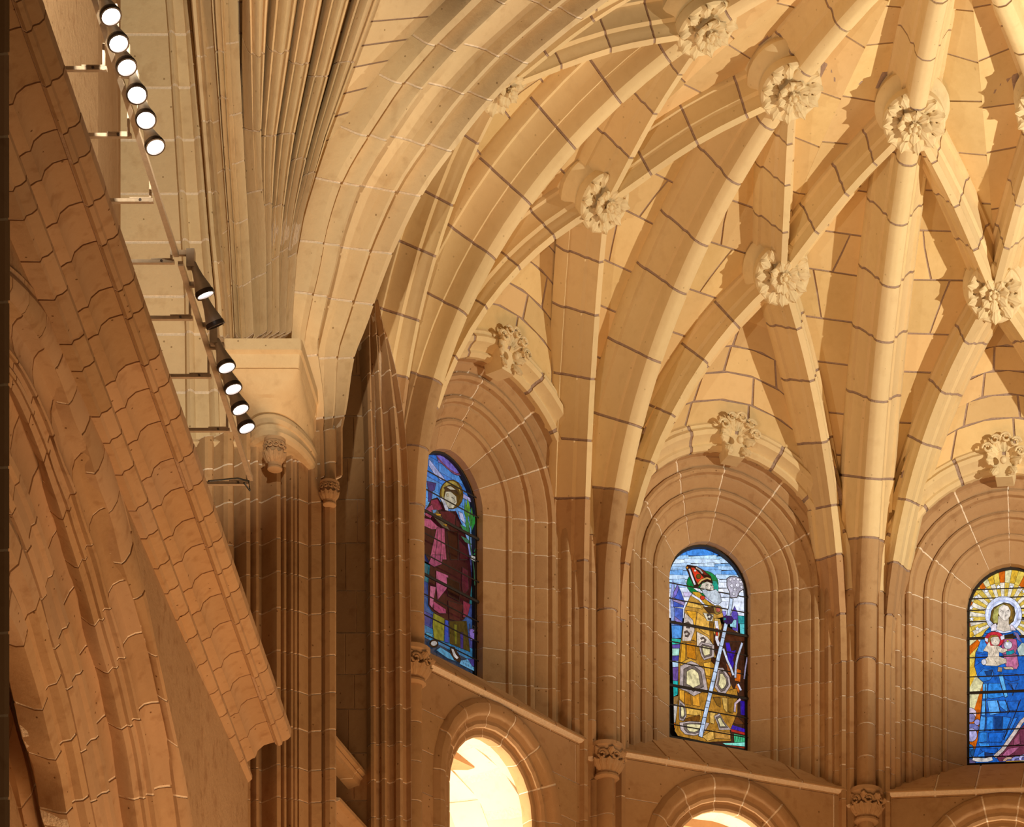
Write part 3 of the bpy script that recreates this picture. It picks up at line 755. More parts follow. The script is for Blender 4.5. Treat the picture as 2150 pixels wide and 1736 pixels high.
small_capital(577, 955, 50.68, .12, .40, 'carved foliage capital under the right side of the big scrolled corbel')
small_capital(692, 1037, 51.70, .11, .31, 'carved foliage capital on the shaft carrying the chancel arch')
# ---------------------------------------------------------------- big corbel capital carrying the nave ribs
cap = emp('corbel_capital', V(-8.2, 50.7, 24.5), 'large plain corbel capital with square top and rounded bell above the pier', 'capital')
def rings(name, lv, mat, parent, cx=-8.2, back=51.9, n=20):
    vs, fs = [], []
    for z, hw, dp, e in lv:
        for k in range(n+1):
            a = math.pi*k/n; c, s = math.cos(a), math.sin(a)
            vs.append(V(cx+hw*math.copysign(abs(c)**(2/e), c), back-dp*abs(s)**(2/e), z))
    for i in range(len(lv)-1):
        for k in range(n): fs.append((i*(n+1)+k, i*(n+1)+k+1, (i+1)*(n+1)+k+1, (i+1)*(n+1)+k))
    for i in range(len(lv)-1): fs.append((i*(n+1), (i+1)*(n+1), (i+1)*(n+1)+n, i*(n+1)+n))
    fs += [tuple(range(n+1)), tuple(range((len(lv)-1)*(n+1), len(lv)*(n+1)))]
    return obj(name, vs, fs, mat, parent, angle=25)
rings('abacus', [(24.97, .50, 1.70, 40), (24.83, .50, 1.70, 40), (24.80, .475, 1.64, 40), (24.72, .465, 1.62, 40), (24.66, .45, 1.58, 40)], 'nave', cap, n=40)
rings('bell', [(24.655, .45, 1.56, 40), (24.62, .44, 1.52, 20), (24.56, .44, 1.49, 8), (24.50, .44, 1.45, 5), (24.42, .435, 1.38, 3.6), (24.40, .425, 1.33, 3.4), (24.34, .42, 1.28, 2.8), (24.28, .425, 1.20, 2.4)], 'nave', cap, n=28)
rings('astragal', [(24.275, .43, 1.17, 2.2), (24.25, .47, 1.20, 2.1), (24.20, .485, 1.22, 2), (24.16, .47, 1.18, 2), (24.15, .45, 1.15, 2), (24.12, .45, 1.14, 2), (24.07, .47, 1.15, 2), (24.03, .455, 1.12, 2), (24.0, .42, 1.05, 2)], 'nave', cap, n=28)
# ---------------------------------------------------------------- nave wall and fan of vault ribs above the corbel
def Dn(y, k=1.6, base=50.9): s = max(0, (705-y)/705); return base-k*s*s
def band(parent, L, Rr, prof, mat, y0, y1, pitch, DL=0, DR=0, k=1.6, name='stone', nm=None, back=.3, mortar='mortar_pale', ref=None, gap=.022, maxrows=4):
    A = curve([at(x, y, Dn(y, k)+DL) for x, y in curve_y(L, y0, y1)]); B = curve([at(x, y, Dn(y, k)+DR) for x, y in curve_y(Rr, y0, y1)])
    return course(Loft(A, B, ref or at(900, 1400, 30)), parent, prof, joints(A.length, pitch, 0, 1, .15), mat, mortar, name=name, back=back, step=.45, gap=gap, maxrows=maxrows)
fan = emp('nave_vault_springer', at(560, 500, 50.5), 'bundle of pale moulded ribs fanning up from the large corbel', 'rib bundle')
RIBP = [(0, -.28), (.04, -.05), (.12, .04), (.20, .03), (.24, -.02), (.32, .06), (.40, .14), (.5, .17), (.60, .14), (.68, .06), (.76, -.02), (.80, .03), (.88, .04), (.96, -.05), (1, -.28)]
edges = [([(516, -40), (518, 0), (527, 300), (538, 500), (541, 706)], [(570, -40), (566, 0), (548, 300), (551, 500), (553, 706)]),
         ([(576, -40), (573, 0), (549, 300), (551, 500), (553, 706)], [(634, -40), (628, 0), (581, 300), (568, 500), (567, 706)]),
         ([(638, -40), (632, 0), (584, 300), (568, 500), (567, 706)], [(688, -40), (680, 0), (618, 300), (588, 500), (579, 706)]),
         ([(700, -40), (691, 0), (621, 300), (588, 500), (580, 706)], [(748, -40), (736, 0), (654, 300), (607, 500), (591, 706)]),
         ([(756, -40), (743, 0), (657, 300), (607, 500), (592, 706)], [(812, -40), (798, 0), (684, 300), (622, 500), (604, 706)])]
for i, (L_, R_) in enumerate(edges):
    h = hang(fan, 'vault_rib')
    band(h, L_, R_, RIBP, 'nave', -40, 706, .8+.05*i, DL=-.02*i, DR=.05-.02*i, k=1.6-.2*i, name='voussoir')
pil = emp('wall_pilaster', at(480, 300, 50.7), 'pale double roll pilaster rising left of the rib bundle', 'pilaster')
band(pil, [(440, -40), (442, 0), (464, 300), (479, 500), (488, 690), (489, 712)], [(470, -40), (470, 0), (484, 300), (497, 500), (507, 690), (508, 712)], RIBP, 'nave', -40, 712, .75, name='pilaster_stone', k=.8)
band(pil, [(470, -40), (470, 0), (484, 300), (497, 500), (507, 690), (508, 712)], [(496, -40), (497, 0), (512, 300), (524, 500), (533, 690), (535, 712)], RIBP, 'nave', -40, 712, .75, name='pilaster_stone', k=.8, DR=.1)
band(pil, [(396, -40), (400, 0), (425, 300), (440, 500), (453, 640), (458, 712)], [(426, -40), (428, 0), (452, 300), (468, 500), (482, 640), (486, 712)], [(0, -.15), (.05, .03), (.2, .08), (.45, .08), (.5, .03), (.6, .06), (.8, .12), (.95, .06), (1, -.3)], 'nave', -40, 712, .9, name='pilaster_stone', k=.6, DL=.25, DR=.25)
Wn = emp('wall_front', at(320, 400, 51.4), 'brightly lit pale ashlar wall behind the row of spotlights', 'wall', kind='structure')
h = hang(Wn, 'wall_face')
for (L_, R_, pf, pt) in (
    ([(120, -40), (120, 1150)], [(344, -40), (348, 0), (372, 387), (387, 640), (392, 1150)], [(0, 0), (.5, 0), (1, 0)], .66),
    ([(344, -40), (348, 0), (372, 387), (387, 640), (392, 1150)], [(396, -40), (400, 0), (425, 300), (440, 500), (453, 640), (470, 1150)], [(0, 0), (.08, .06), (.18, .08), (.26, .05), (.3, .0), (.7, 0), (.78, .05), (.9, .08), (1, .05)], .66),
    ([(396, -40), (400, 0), (425, 300), (440, 500), (453, 640), (470, 1150)], [(520, -40), (520, 0), (530, 500), (540, 1150)], [(0, 0), (1, 0)], .66)):
    A = curve([at(x, y, 51.35) for x, y in curve_y(L_, -40, 1150)]); B = curve([at(x, y, 51.35) for x, y in curve_y(R_, -40, 1150)])
    st = R.getstate(); R.seed(5)
    course(Loft(A, B, at(900, 1400, 30)), h, pf, joints(A.length, pt, 0, 1, .15), 'nave', 'mortar_pale', name='ashlar', back=.3, gap=.038, shrink=.008, maxrows=1)
    R.setstate(st)
T_ = emp('string_course', at(440, 935, 51.1), 'short horizontal stone ledge beside the lower spotlights', 'moulding')
A = curve([at(390, 948, 51.1), at(505, 948, 51.1)]); B = curve([at(390, 922, 51.1), at(505, 922, 51.1)])
course(Loft(A, B, at(450, 1400, 30)), T_, [(0, 0), (.1, .1), (.4, .14), (.7, .10), (.8, .04), (1, .0)], [0, .45, 1], 'nave', 'mortar_pale', back=.3, maxrows=1)
# rough side wall strip and the wall above the cornice
Wl2 = emp('wall_left.002', at(180, 200, 45), 'rough brown plastered side wall behind the upper spotlights', 'wall', kind='structure')
pts = [(-9.6, 51.3), (-9.2, 42), (-9.0, 36), (-8.9, 30)]
vs, fs = [], []
xs = [(at(240, 400, 50.6).x, 51.0), (at(232, 400, 47).x, 47), (at(206, 0, 44).x, 44), (-8.95, 41), (-8.9, 38), (-8.85, 34), (-8.8, 30)]
for x, d in xs: vs += [V(x, d, 20.2), V(x, d, 32), V(x-.6, d, 20.2), V(x-.6, d, 32)]
for i in range(len(xs)-1):
    a, b = i*4, i*4+4; fs += [(a, a+1, b+1, b), (a+2, b+2, b+3, a+3), (a+1, a+3, b+3, b+1), (a, b, b+2, a+2)]
fs += [(0, 1, 3, 2), (len(vs)-4, len(vs)-2, len(vs)-1, len(vs)-3)]
obj('rough_plaster', vs, fs, 'rubble', Wl2, smooth=False)
# nave vault web between the last rib and the chancel arch
Cn = emp('ceiling.001', at(760, 200, 51), 'pale stone web of the nave vault beside the chancel arch', 'vault', kind='structure')
Lw = [(760, -60), (770, 0), (700, 150), (668, 300), (612, 500), (600, 706)]; Rw_ = [(1040, -60), (985, 0), (870, 120), (745, 290), (668, 440), (618, 706)]
Lw = [(770, -60), (760, 0), (700, 180), (662, 300), (612, 500), (596, 706)]
A = curve([at(x, y, Dn(y, 1.0)+.35) for x, y in curve_y(Lw, -60, 706, 20)]); B = curve([at(x, y, 51.15) for x, y in curve_y(Rw_, -60, 706, 20)])
h = hang(Cn, 'vault_cell')
web(h, lambda t, v: A(t).lerp(B(min(1, t*1.02)), v), [0]+[(i+R.uniform(-.1, .1))/15 for i in range(1, 15)]+[1], mat='nave', mortar='mortar_dark', ref=at(900, 1400, 30), pitch_v=1.2, gap=.026)
A2 = curve([at(x, y, Dn(y, .2)+.5) for x, y in curve_y([(400, -60), (500, 706)], -60, 706)]); B2 = curve([at(x, y, Dn(y, .7)+.5) for x, y in curve_y([(800, -60), (770, 0), (662, 300), (612, 500), (596, 706)], -60, 706)])
h = hang(Cn, 'vault_cell')
web(h, lambda t, v: A2(t).lerp(B2(t), v), [i/12 for i in range(13)], mat='nave', mortar='mortar_dark', ref=at(900, 1400, 30), pitch_v=.7, gap=.026)
# ---------------------------------------------------------------- foreground: cornice and arcade arch on the left side wall
corn = emp('stone_cornice', V(-7.8, 44, 20), 'long diagonal projecting stone cornice across the left side', 'cornice')
def CP(D, dx, dz): return V(-7.89+.02*(50.5-D)+dx, D, 20.15+dz)
class Corn:
    len = 20.
    def frame(s, t): return 50.6-20*t
    def pt(s, D, a, hh): return CP(D, a, hh)
P_C = [(-.62, -.70), (-.60, -.66), (-.545, -.64), (-.50, -.60), (-.50, -.55), (-.53, -.51), (-.56, -.50), (-.56, -.38), (-.50, -.34), (-.46, -.33), (-.43, -.24), (-.35, -.17), (-.24, -.135), (-.20, -.13), (-.195, -.16), (-.16, -.18), (-.12, -.16), (-.11, -.12), (-.05, -.10), (-.01, -.06), (0, 0), (0, .03)]
ring_pts = P_C+[(-1.3, .03), (-1.3, -.70)]
def solid_run(cls, ts, ringp, mat, parent, name, g=.0007, jit=.003, n=1):
    for t0, t1 in zip(ts, ts[1:]):
        vs, fs = [], []; dh = R.uniform(-jit, jit); q = len(ringp)
        for i in range(n+1):
            fr = cls.frame(t0+g+(t1-t0-2*g)*i/n)
            vs += [cls.pt(fr, a+dh, b+dh) for a, b in ringp]
        for i in range(n):
            for j in range(q): fs.append((i*q+j, i*q+(j+1) % q, (i+1)*q+(j+1) % q, (i+1)*q+j))
        fs += [tuple(range(q)), tuple(range(n*q, n*q+q))]
        obj(name, vs, fs, mat, parent)
solid_run(Corn(), joints(20, .72, 0, 1, .2), ring_pts, 'arcade', corn, 'cornice_stone')
core = [(a-.009, b+.009) for a, b in P_C]+[(-1.28, .0), (-1.28, -.68)]
solid_run(Corn(), [0, 1], core, 'mortar_mid', corn, 'mortar_core', n=1, jit=0)
Wa = emp('wall_left.003', V(-8.6, 44, 18), 'brown side wall with the moulded arcade arch at the left edge', 'wall', kind='structure')
# spandrel
def arch_z(D):   # extrados of the arcade arch in the plane of the wall
    return None
C1 = [(407, 1745), (383, 1640), (354, 1520), (332, 1415), (306, 1290), (286, 1180), (268, 1096), (240, 970), (205, 862), (165, 775), (122, 690), (74, 615), (13, 555), (-60, 505)]
C1 = [(420, 1800), (407, 1736), (383, 1610), (354, 1475), (332, 1375), (306, 1250), (288, 1160), (268, 1080), (240, 975), (205, 862), (165, 772), (122, 680), (74, 610), (13, 553), (-60, 510)]
C1b = [(392, 1800), (380, 1736), (366, 1640), (354, 1557), (332, 1457), (313, 1372), (284, 1265), (258, 1188), (236, 1096), (206, 1016), (184, 942), (158, 887), (125, 795), (79, 706), (17, 627), (-60, 560)]
C2 = [(296, 1800), (284, 1736), (262, 1586), (243, 1501), (229, 1439), (206, 1361), (184, 1273), (158, 1188), (129, 1096), (96, 994), (74, 935), (48, 872), (17, 813), (-60, 715)]
C2b = [(210, 1800), (190, 1715), (158, 1557), (129, 1428), (96, 1325), (74, 1236), (24, 1096), (-60, 930)]
C3 = [(160, 1800), (136, 1736), (118, 1631), (96, 1557), (77, 1476), (55, 1402), (22, 1317), (-60, 1200)]
arc_ = emp('arcade_arch', V(-8.9, 42, 18), 'deeply moulded brown arcade arch seen from below at the left', 'arch')
def acurve(P, X): return curve([atX(x, y, X) for x, y in P])
def ord_(P, Q, XA, XB, prof, pitch, name, mat='arcade'):
    A, B = acurve(P, XA), acurve(Q, XB); h = hang(arc_, name)
    course(Loft(A, B, V(0, 0, 0)), h, prof, joints(A.length, pitch, 0, 1, .15), mat, 'mortar_pale', name='voussoir', back=.25, step=.22, gap=.03, maxrows=4, shrink=.013, core_m=90)
ord_(C1b, C1, -8.50, -8.42, [(0, 0), (.1, .03), (.35, .06), (.65, .055), (.8, .02), (.85, .0), (1, .0)], .72, 'outer_roll')
ord_(C2, C1b, -8.90, -8.51, [(0, -.03), (.03, .02), (.16, .02), (.18, .06), (.24, .06), (.27, .0), (.36, .0), (.40, .05), (.44, .06), (.50, -.02), (.62, -.07), (.76, -.08), (.88, -.04), (.96, .01), (1, .02)], .78, 'hollow_order')
ord_(C2b, C2, -9.2, -8.97, [(0, .05), (.08, .08), (.12, .04), (.28, .04), (.32, .08), (.40, .08), (.44, .0), (.60, -.05), (.80, -.04), (.94, .0), (1, .02)], .74, 'middle_order')
ord_(C3, C2b, -9.4, -9.2, [(0, -.05), (.05, .04), (.3, .05), (.4, .0), (.5, .02), (.6, .10), (.78, .12), (.92, .06), (1, -.02)], .74, 'inner_order')
C4 = [(110, 1800), (100, 1736), (70, 1600), (40, 1500), (15, 1430), (-60, 1300)]
ord_(C4, C3, -9.9, -9.6, [(0, 0), (.2, .08), (.4, .08), (.5, .0), (1, 0)], .74, 'inner_order')
C5 = [(60, 1800), (48, 1736), (20, 1640), (-10, 1560), (-60, 1460)]
ord_(C5, C4, -10.2, -9.9, [(0, 0), (.2, .08), (.7, .08), (.8, .0), (1, 0)], .74, 'inner_order')
# spandrel face in plane x = -8.45, from the arch up to the cornice
def sp_pt(px, py): return atX(px, py, -8.44)
TOP = [(520, 1640), (470, 1500), (400, 1320), (306, 1090), (221, 869), (158, 721), (96, 560), (63, 480), (20, 372), (-60, 180)]
vs, fs = [], []; cA = acurve(C1, -8.44)
top_pts = []
n = 40
for i in range(n+1):
    a = cA(i/n); D = a.y
    vs += [a, V(-8.44, D, 19.62), a+Vector((-.05, 0, 0)), V(-8.49, D, 19.62)]
for i in range(n):
    a, b = i*4, i*4+4; fs += [(a, a+1, b+1, b), (a+2, b+2, b+3, a+3), (a+1, a+3, b+3, b+1), (a, b, b+2, a+2)]
fs += [(0, 1, 3, 2), (n*4, n*4+2, n*4+3, n*4+1)]
obj('rough_spandrel', vs, fs, 'rubble', Wa, smooth=False)
D0 = cA(0).y
vs = [V(x, d, z) for x in (-8.44, -8.49) for d in (D0, 50.55) for z in (16.5, 19.62)]
obj('rough_spandrel', vs, [(0, 1, 3, 2), (4, 6, 7, 5), (0, 4, 5, 1), (2, 3, 7, 6), (0, 2, 6, 4), (1, 5, 7, 3)], 'rubble', Wa, smooth=False)
vs = [V(x, d, z) for x in (-10.9, -11.0) for d in (34, 51.6) for z in (10, 22)]
obj('rough_plaster', vs, [(0, 1, 3, 2), (4, 6, 7, 5), (0, 4, 5, 1), (2, 3, 7, 6), (0, 2, 6, 4), (1, 5, 7, 3)], 'rubble', Wa, smooth=False)
# near pier edge at the far left of the frame
T_ = emp('near_pier', at(5, 900, 30), 'dark vertical edge of a near pier along the left border', 'pier')
A = curve([at(-120, -60, 29.2), at(-120, 1850, 29.2)]); B = curve([at(15, -60, 30.3), at(15, 1850, 30.3)])
course(Loft(A, B, at(3000, 900, 20)), T_, [(0, 0), (.85, 0), (.88, .0), (.90, .03), (.96, .04), (1, 0)], [i/11 for i in range(12)], 'arcade', 'mortar_pale', name='pier_stone', back=.4, maxrows=1)

# ---------------------------------------------------------------- spotlight rails
XR = -7.72
def rail(px0, py0, px1, py1, label, elbows):
    a, b = atX(px0, py0, XR), atX(px1, py1, XR)
    T_ = emp('light_rail', (a+b)/2, label, 'light rail', 'steel rails carrying the spotlights')
    d = (b-a).normalized(); sd = Vector((0, 0, 1)).cross(d).normalized(); up = d.cross(sd)
    box('rail_bar', (a+b)/2, ((b-a).length, .055, .05), 'steel', T_, (d, sd, up))
    for px, py in elbows:
        e = atX(px, py, XR-.07)
        br = emp('bracket', e, parent=T_)
        box('arm', e+Vector((-.62, 0, 0)), (1.30, .045, .035), 'steel', br)
        box('upright', e+Vector((0, 0, .11)), (.022, .04, .26), 'steel', br)
        box('lap_plate', e+Vector((-.10, -.002, .022)), (.22, .05, .012), 'steel', br)
        tube('bolt', [e+Vector((-.1, -.02, 0)), e+Vector((-.1, -.035, 0))], .014, 'rim', br, n=6)
    return d
rail(192, -25, 370, 535, 'upper painted steel light rail carrying six lit spotlights', [(218, 145), (270, 285), (316, 422), (360, 550)])
RD = rail(379, 553, 526, 1005, 'lower painted steel light rail carrying six spotlights, one unlit', [(399, 668), (438, 790), (477, 903), (519, 1015)])
T_ = tube('loose_cable', [atX(440, 1014, XR-.1)+Vector((0, -.05, .0)), atX(500, 1008, XR-.1)+Vector((0, -.05, 0)), atX(524, 1014, XR)+Vector((0, -.05, 0)), atX(526, 1034, XR)+Vector((0, -.05, 0)), atX(514, 1018, XR)+Vector((0, -.05, 0))], .010, 'cable', n=6)
tag(T_, 'black cable loop hanging from the bottom end of the lower rail', 'cable')
LMP = [(232, 32), (248, 89), (265, 139), (287, 197), (306, 250), (325, 306), (430, 616), (452, 681), (475, 769), (489, 814), (504, 857), (517, 896)]
LLB = ['topmost lit spotlight on the upper rail', 'second lit spotlight from the top of the upper rail', 'third lit spotlight from the top of the upper rail', 'third lit spotlight from the bottom of the upper rail', 'second lit spotlight from the bottom of the upper rail', 'lowest lit spotlight on the upper rail, dark rim showing',
       'topmost spotlight of the lower rail, square box and tilted lit face', 'unlit spotlight with dark face, second on the lower rail', 'lit spotlight just below the unlit one on the lower rail', 'third lit spotlight from the bottom end of the lower rail', 'second lit spotlight from the bottom end of the lower rail', 'lowest lit spotlight on the lower rail']
AIM = [(.40, -.30), (.36, -.34), (.38, -.30), (.25, -.45), (.25, -.45), (.42, -.25), (.40, .25), (.42, .42), (.36, -.05), (.38, -.05), (.40, -.05), (.42, -.02)]
def lathe(name, p, n, lv, mat, parent, k=20, cap=True):
    m = axes(n, Vector((0, 1, 0.01))); X, Y, N = (Vector(m.col[i]) for i in range(3)); vs, fs = [], []
    for h, r in lv:
        for i in range(k): a = 2*math.pi*i/k; vs.append(p+N*h+(X*math.cos(a)+Y*math.sin(a))*r)
    for i in range(len(lv)-1):
        for j in range(k): fs.append((i*k+j, i*k+(j+1) % k, (i+1)*k+(j+1) % k, (i+1)*k+j))
    if cap: fs += [tuple(range(k)), tuple(range((len(lv)-1)*k, len(lv)*k))]
    return obj(name, vs, fs, mat, parent, angle=40)
for i, ((px, py), lb, (tx, ty)) in enumerate(zip(LMP, LLB, AIM)):
    p = atX(px, py, -7.44); n = Vector((tx, ty, -1)).normalized()       # direction the lamp faces
    L_ = emp('spotlight', p, lb, 'spotlight', 'spotlights on the steel rails')
    lathe('lamp_housing', p, n, [(-.33, .022), (-.31, .035), (-.24, .042), (-.17, .055), (-.11, .072), (-.06, .088), (-.02, .097)], 'lampgrey', L_)
    lathe('lamp_rim', p, n, [(-.025, .100), (.0, .106), (.02, .104), (.022, .088), (-.01, .086)], 'rim', L_)
    lathe('lens', p, n, [(-.012, .086), (.008, .083), (.014, .05)], 'lensoff' if i == 7 else 'lens', L_)
    q = p-n*.27+Vector((-.03, 0, .03)); q = Vector((XR+.145, q.y, q.z))
    ra, rb = (atX(192, -25, XR), atX(370, 535, XR)) if i < 6 else (atX(379, 553, XR), atX(526, 1005, XR))
    zr = ra.z+(rb.z-ra.z)*(q.y-ra.y)/(rb.y-ra.y); zt_ = zr+.03
    b = box('driver_box', Vector((q.x, q.y, (zt_+q.z-.04)/2)), (.085, .085, zt_-q.z+.04), 'lampgrey', L_)
    tube('swivel', [q, p-n*.27], .018, 'lampgrey', L_, n=6)
    box('rail_adapter', Vector(((q.x+XR)/2, q.y, zr)), (.13, .04, .05), 'steel', L_)
# ---------------------------------------------------------------- stained glass
def glassmat(name, streak=(6, 1), es=1.2):
    """backlit painted glass: base tint comes from the object colour, brush streaks from noise"""
    m, t, b, N = nt(name); L = t.links.new
    oc = N('ShaderNodeObjectInfo'); g = N('ShaderNodeNewGeometry'); mp = N('ShaderNodeMapping'); L(g.outputs['Position'], mp.inputs[0]); mp.inputs['Scale'].default_value = (11, 11, 8)
    n1 = N('ShaderNodeTexNoise'); n1.inputs['Scale'].default_value = 1.6; n1.inputs['Detail'].default_value = 5; n1.inputs['Roughness'].default_value = .65; n1.inputs['Distortion'].default_value = .6; L(mp.outputs[0], n1.inputs['Vector'])
    mr = N('ShaderNodeMapRange'); mr.inputs[1].default_value = .3; mr.inputs[2].default_value = .7; mr.inputs[3].default_value = .45; mr.inputs[4].default_value = 1.35; L(n1.outputs[0], mr.inputs[0])
    cb = N('ShaderNodeCombineColor'); [L(mr.outputs[0], cb.inputs[i]) for i in range(3)]
    mx = N('ShaderNodeMixRGB', blend_type='MULTIPLY'); mx.inputs[0].default_value = 1; L(oc.outputs['Color'], mx.inputs[1]); L(cb.outputs[0], mx.inputs[2])
    L(mx.outputs[0], b.inputs['Emission Color']); b.inputs['Emission Strength'].default_value = es
    dk = N('ShaderNodeMixRGB', blend_type='MULTIPLY'); dk.inputs[0].default_value = 1; dk.inputs[2].default_value = (.15, .15, .15, 1); L(mx.outputs[0], dk.inputs[1]); L(dk.outputs[0], b.inputs['Base Color'])
    b.inputs['Roughness'].default_value = .2
    return m
M['glass'] = glassmat('backlit_painted_glass')
def srgb(h):
    h = h.lstrip('#'); c = [int(h[i:i+2], 16)/255 for i in (0, 2, 4)]
    return tuple((x/12.92 if x <= .04045 else ((x+.055)/1.055)**2.4) for x in c)
def clip(poly, conv):
    out = list(poly)
    for i in range(len(conv)):
        a, b = conv[i], conv[(i+1) % len(conv)]; inp, out = out, []
        if not inp: return []
        side = lambda p: (b[0]-a[0])*(p[1]-a[1])-(b[1]-a[1])*(p[0]-a[0])
        for j in range(len(inp)):
            p, q = inp[j-1], inp[j]; sp, sq = side(p), side(q)
            if (sp >= 0) != (sq >= 0):
                k = sp/(sp-sq); out.append((p[0]+(q[0]-p[0])*k, p[1]+(q[1]-p[1])*k))
            if sq >= 0: out.append(q)
    return out
def area(p): return sum(p[i-1][0]*p[i][1]-p[i][0]*p[i-1][1] for i in range(len(p)))/2
def head(o=0.):
    pts = []
    for i in range(21):
        s = .35+.30*i/20; x, z = outline(o, s); pts.append((x, z))
    return [(GW+o, ZSILL-o), *reversed(pts), (-GW-o, ZSILL-o)]
def inset(poly, d):
    """move every edge inwards by d (mitre, clamped)"""
    if area(poly) < 0: poly = poly[::-1]
    out = []; n = len(poly)
    for i in range(n):
        a, b, c = poly[i-1], poly[i], poly[(i+1) % n]
        d1 = (b[0]-a[0], b[1]-a[1]); d2 = (c[0]-b[0], c[1]-b[1]); l1, l2 = math.hypot(*d1) or 1e-6, math.hypot(*d2) or 1e-6
        n1 = (-d1[1]/l1, d1[0]/l1); n2 = (-d2[1]/l2, d2[0]/l2); m = (n1[0]+n2[0], n1[1]+n2[1]); k = m[0]**2+m[1]**2
        s = min(2.0, 2/max(k, .2)); out.append((b[0]+m[0]*s*d/1., b[1]+m[1]*s*d/1.) if False else (b[0]+m[0]*d*s/1, b[1]+m[1]*d*s/1))
    return out
class Window:
    def __init__(s, th, name, label, dim=1.):
        s.th = th; s.dim = dim; s.o = emp(name, facet(th, 0, WAP+.03, 25.6), label, 'stained glass window', kind='structure'); s.layer = 0
        s.conv = head(-.035)
        if area(s.conv) < 0: s.conv = s.conv[::-1]
        hp = head(.05); vs = [facet(th, x, WAP+.12, z) for x, z in hp]+[facet(th, x, WAP+.16, z) for x, z in hp]; q = len(hp)
        obj('lead_backing', vs, [tuple(range(q)), tuple(range(q, 2*q))]+[(j, (j+1) % q, q+(j+1) % q, q+j) for j in range(q)], 'lead', s.o, smooth=False)
        # iron frame ring
        a, b = head(.02), head(-.035); vs = [facet(th, x, WAP+d, z) for d in (.02, .11) for P in (a, b) for x, z in P]; n = len(a); fs = []
        for j in range(n):
            k = (j+1) % n
            fs += [(j, k, n+k, n+j), (2*n+j, 3*n+j, 3*n+k, 2*n+k), (j, 2*n+j, 2*n+k, k), (n+j, n+k, 3*n+k, 3*n+j)]
        obj('window_frame', vs, fs, 'lead', s.o, smooth=False)
    def loc(s, p): return facet_hit(s.th, WAP+.08, *p)
    def slab(s, poly, a0, a1, mat, name):
        if abs(area(poly)) < 1e-5: return
        n = len(poly); vs = [facet(s.th, x, a0, z) for x, z in poly]+[facet(s.th, x, a1, z) for x, z in poly]
        bmv = obj(name, vs, [tuple(range(n)), tuple(range(n, 2*n))[::-1]]+[(j, (j+1) % n, n+(j+1) % n, n+j) for j in range(n)], mat, s.o, smooth=False)
        return bmv
    def pane(s, px, col, lead=.007, name='glass_pane', local=False, lay=True):
        p = px if local else [s.loc(q) for q in px]
        if area(p) < 0: p = p[::-1]
        p = clip(p, s.conv)
        if len(p) < 3 or abs(area(p)) < 2e-5: return
        if lay: s.layer += 1
        d = WAP+.115-.0008*s.layer
        if lead and s.layer and lay:
            q = clip(inset(p, -lead), s.conv)
            if len(q) > 2: s.slab(q, d+.0006, d+.003, 'lead', 'lead_came')
            pi = p
        else: pi = inset(p, .006)
        o = s.slab(pi, d, d+.002, 'glass', name)
        if o is not None:
            c = srgb(col) if isinstance(col, str) else col; o.color = (c[0]*s.dim, c[1]*s.dim, c[2]*s.dim, 1)
    def ell(s, cx, cy, rx, ry, col, n=20, **k): s.pane([(cx+rx*math.cos(2*math.pi*i/n), cy+ry*math.sin(2*math.pi*i/n)) for i in range(n)], col, **k)
    def line(s, pts, wd, mat='lead', name='lead_line'):
        s.layer += 1
        for a, b in zip(pts, pts[1:]):
            a, b = s.loc(a), s.loc(b); dx, dz = b[0]-a[0], b[1]-a[1]; l = math.hypot(dx, dz) or 1; nx, nz = -dz/l*wd/2, dx/l*wd/2
            p = clip([(a[0]+nx, a[1]+nz), (b[0]+nx, b[1]+nz), (b[0]-nx, b[1]-nz), (a[0]-nx, a[1]-nz)][::-1], s.conv)
            if area(p) < 0: p = p[::-1]
            if len(p) > 2: s.slab(p, WAP+.115-.0008*s.layer, WAP+.117-.0008*s.layer, mat, name)
    def strip(s, pts, wd, col, lead=.006):
        """strip of glass along a polyline"""
        P = [s.loc(q) for q in pts]; L_, R_ = [], []
        for i, p in enumerate(P):
            a, b = P[max(0, i-1)], P[min(len(P)-1, i+1)]; dx, dz = b[0]-a[0], b[1]-a[1]; l = math.hypot(dx, dz) or 1
            w_ = (wd if not isinstance(wd, (list, tuple)) else wd[i])/2
            L_.append((p[0]-dz/l*w_, p[1]+dx/l*w_)); R_.append((p[0]+dz/l*w_, p[1]-dx/l*w_))
        s.pane(L_+R_[::-1], col, lead=lead, local=True)
    def bars(s, zs, heavy=()):
        for z in zs:
            r = .022 if z in heavy else .009
            w_ = GW+.02
            if z > ZSP: w_ = math.sqrt(max(.01, (GW+.03)**2-((z-ZSP)/.97)**2))-.03
            tube('saddle_bar', [facet(s.th, -w_, WAP-.01, z), facet(s.th, w_, WAP-.01, z)], r, 'lead', s.o, n=6)

def TR(ox, oy, k): return lambda *p: [(ox+p[i]/k, oy+p[i+1]/k) for i in range(0, len(p), 2)]
def P1(f, x, y): return f(x, y)[0]
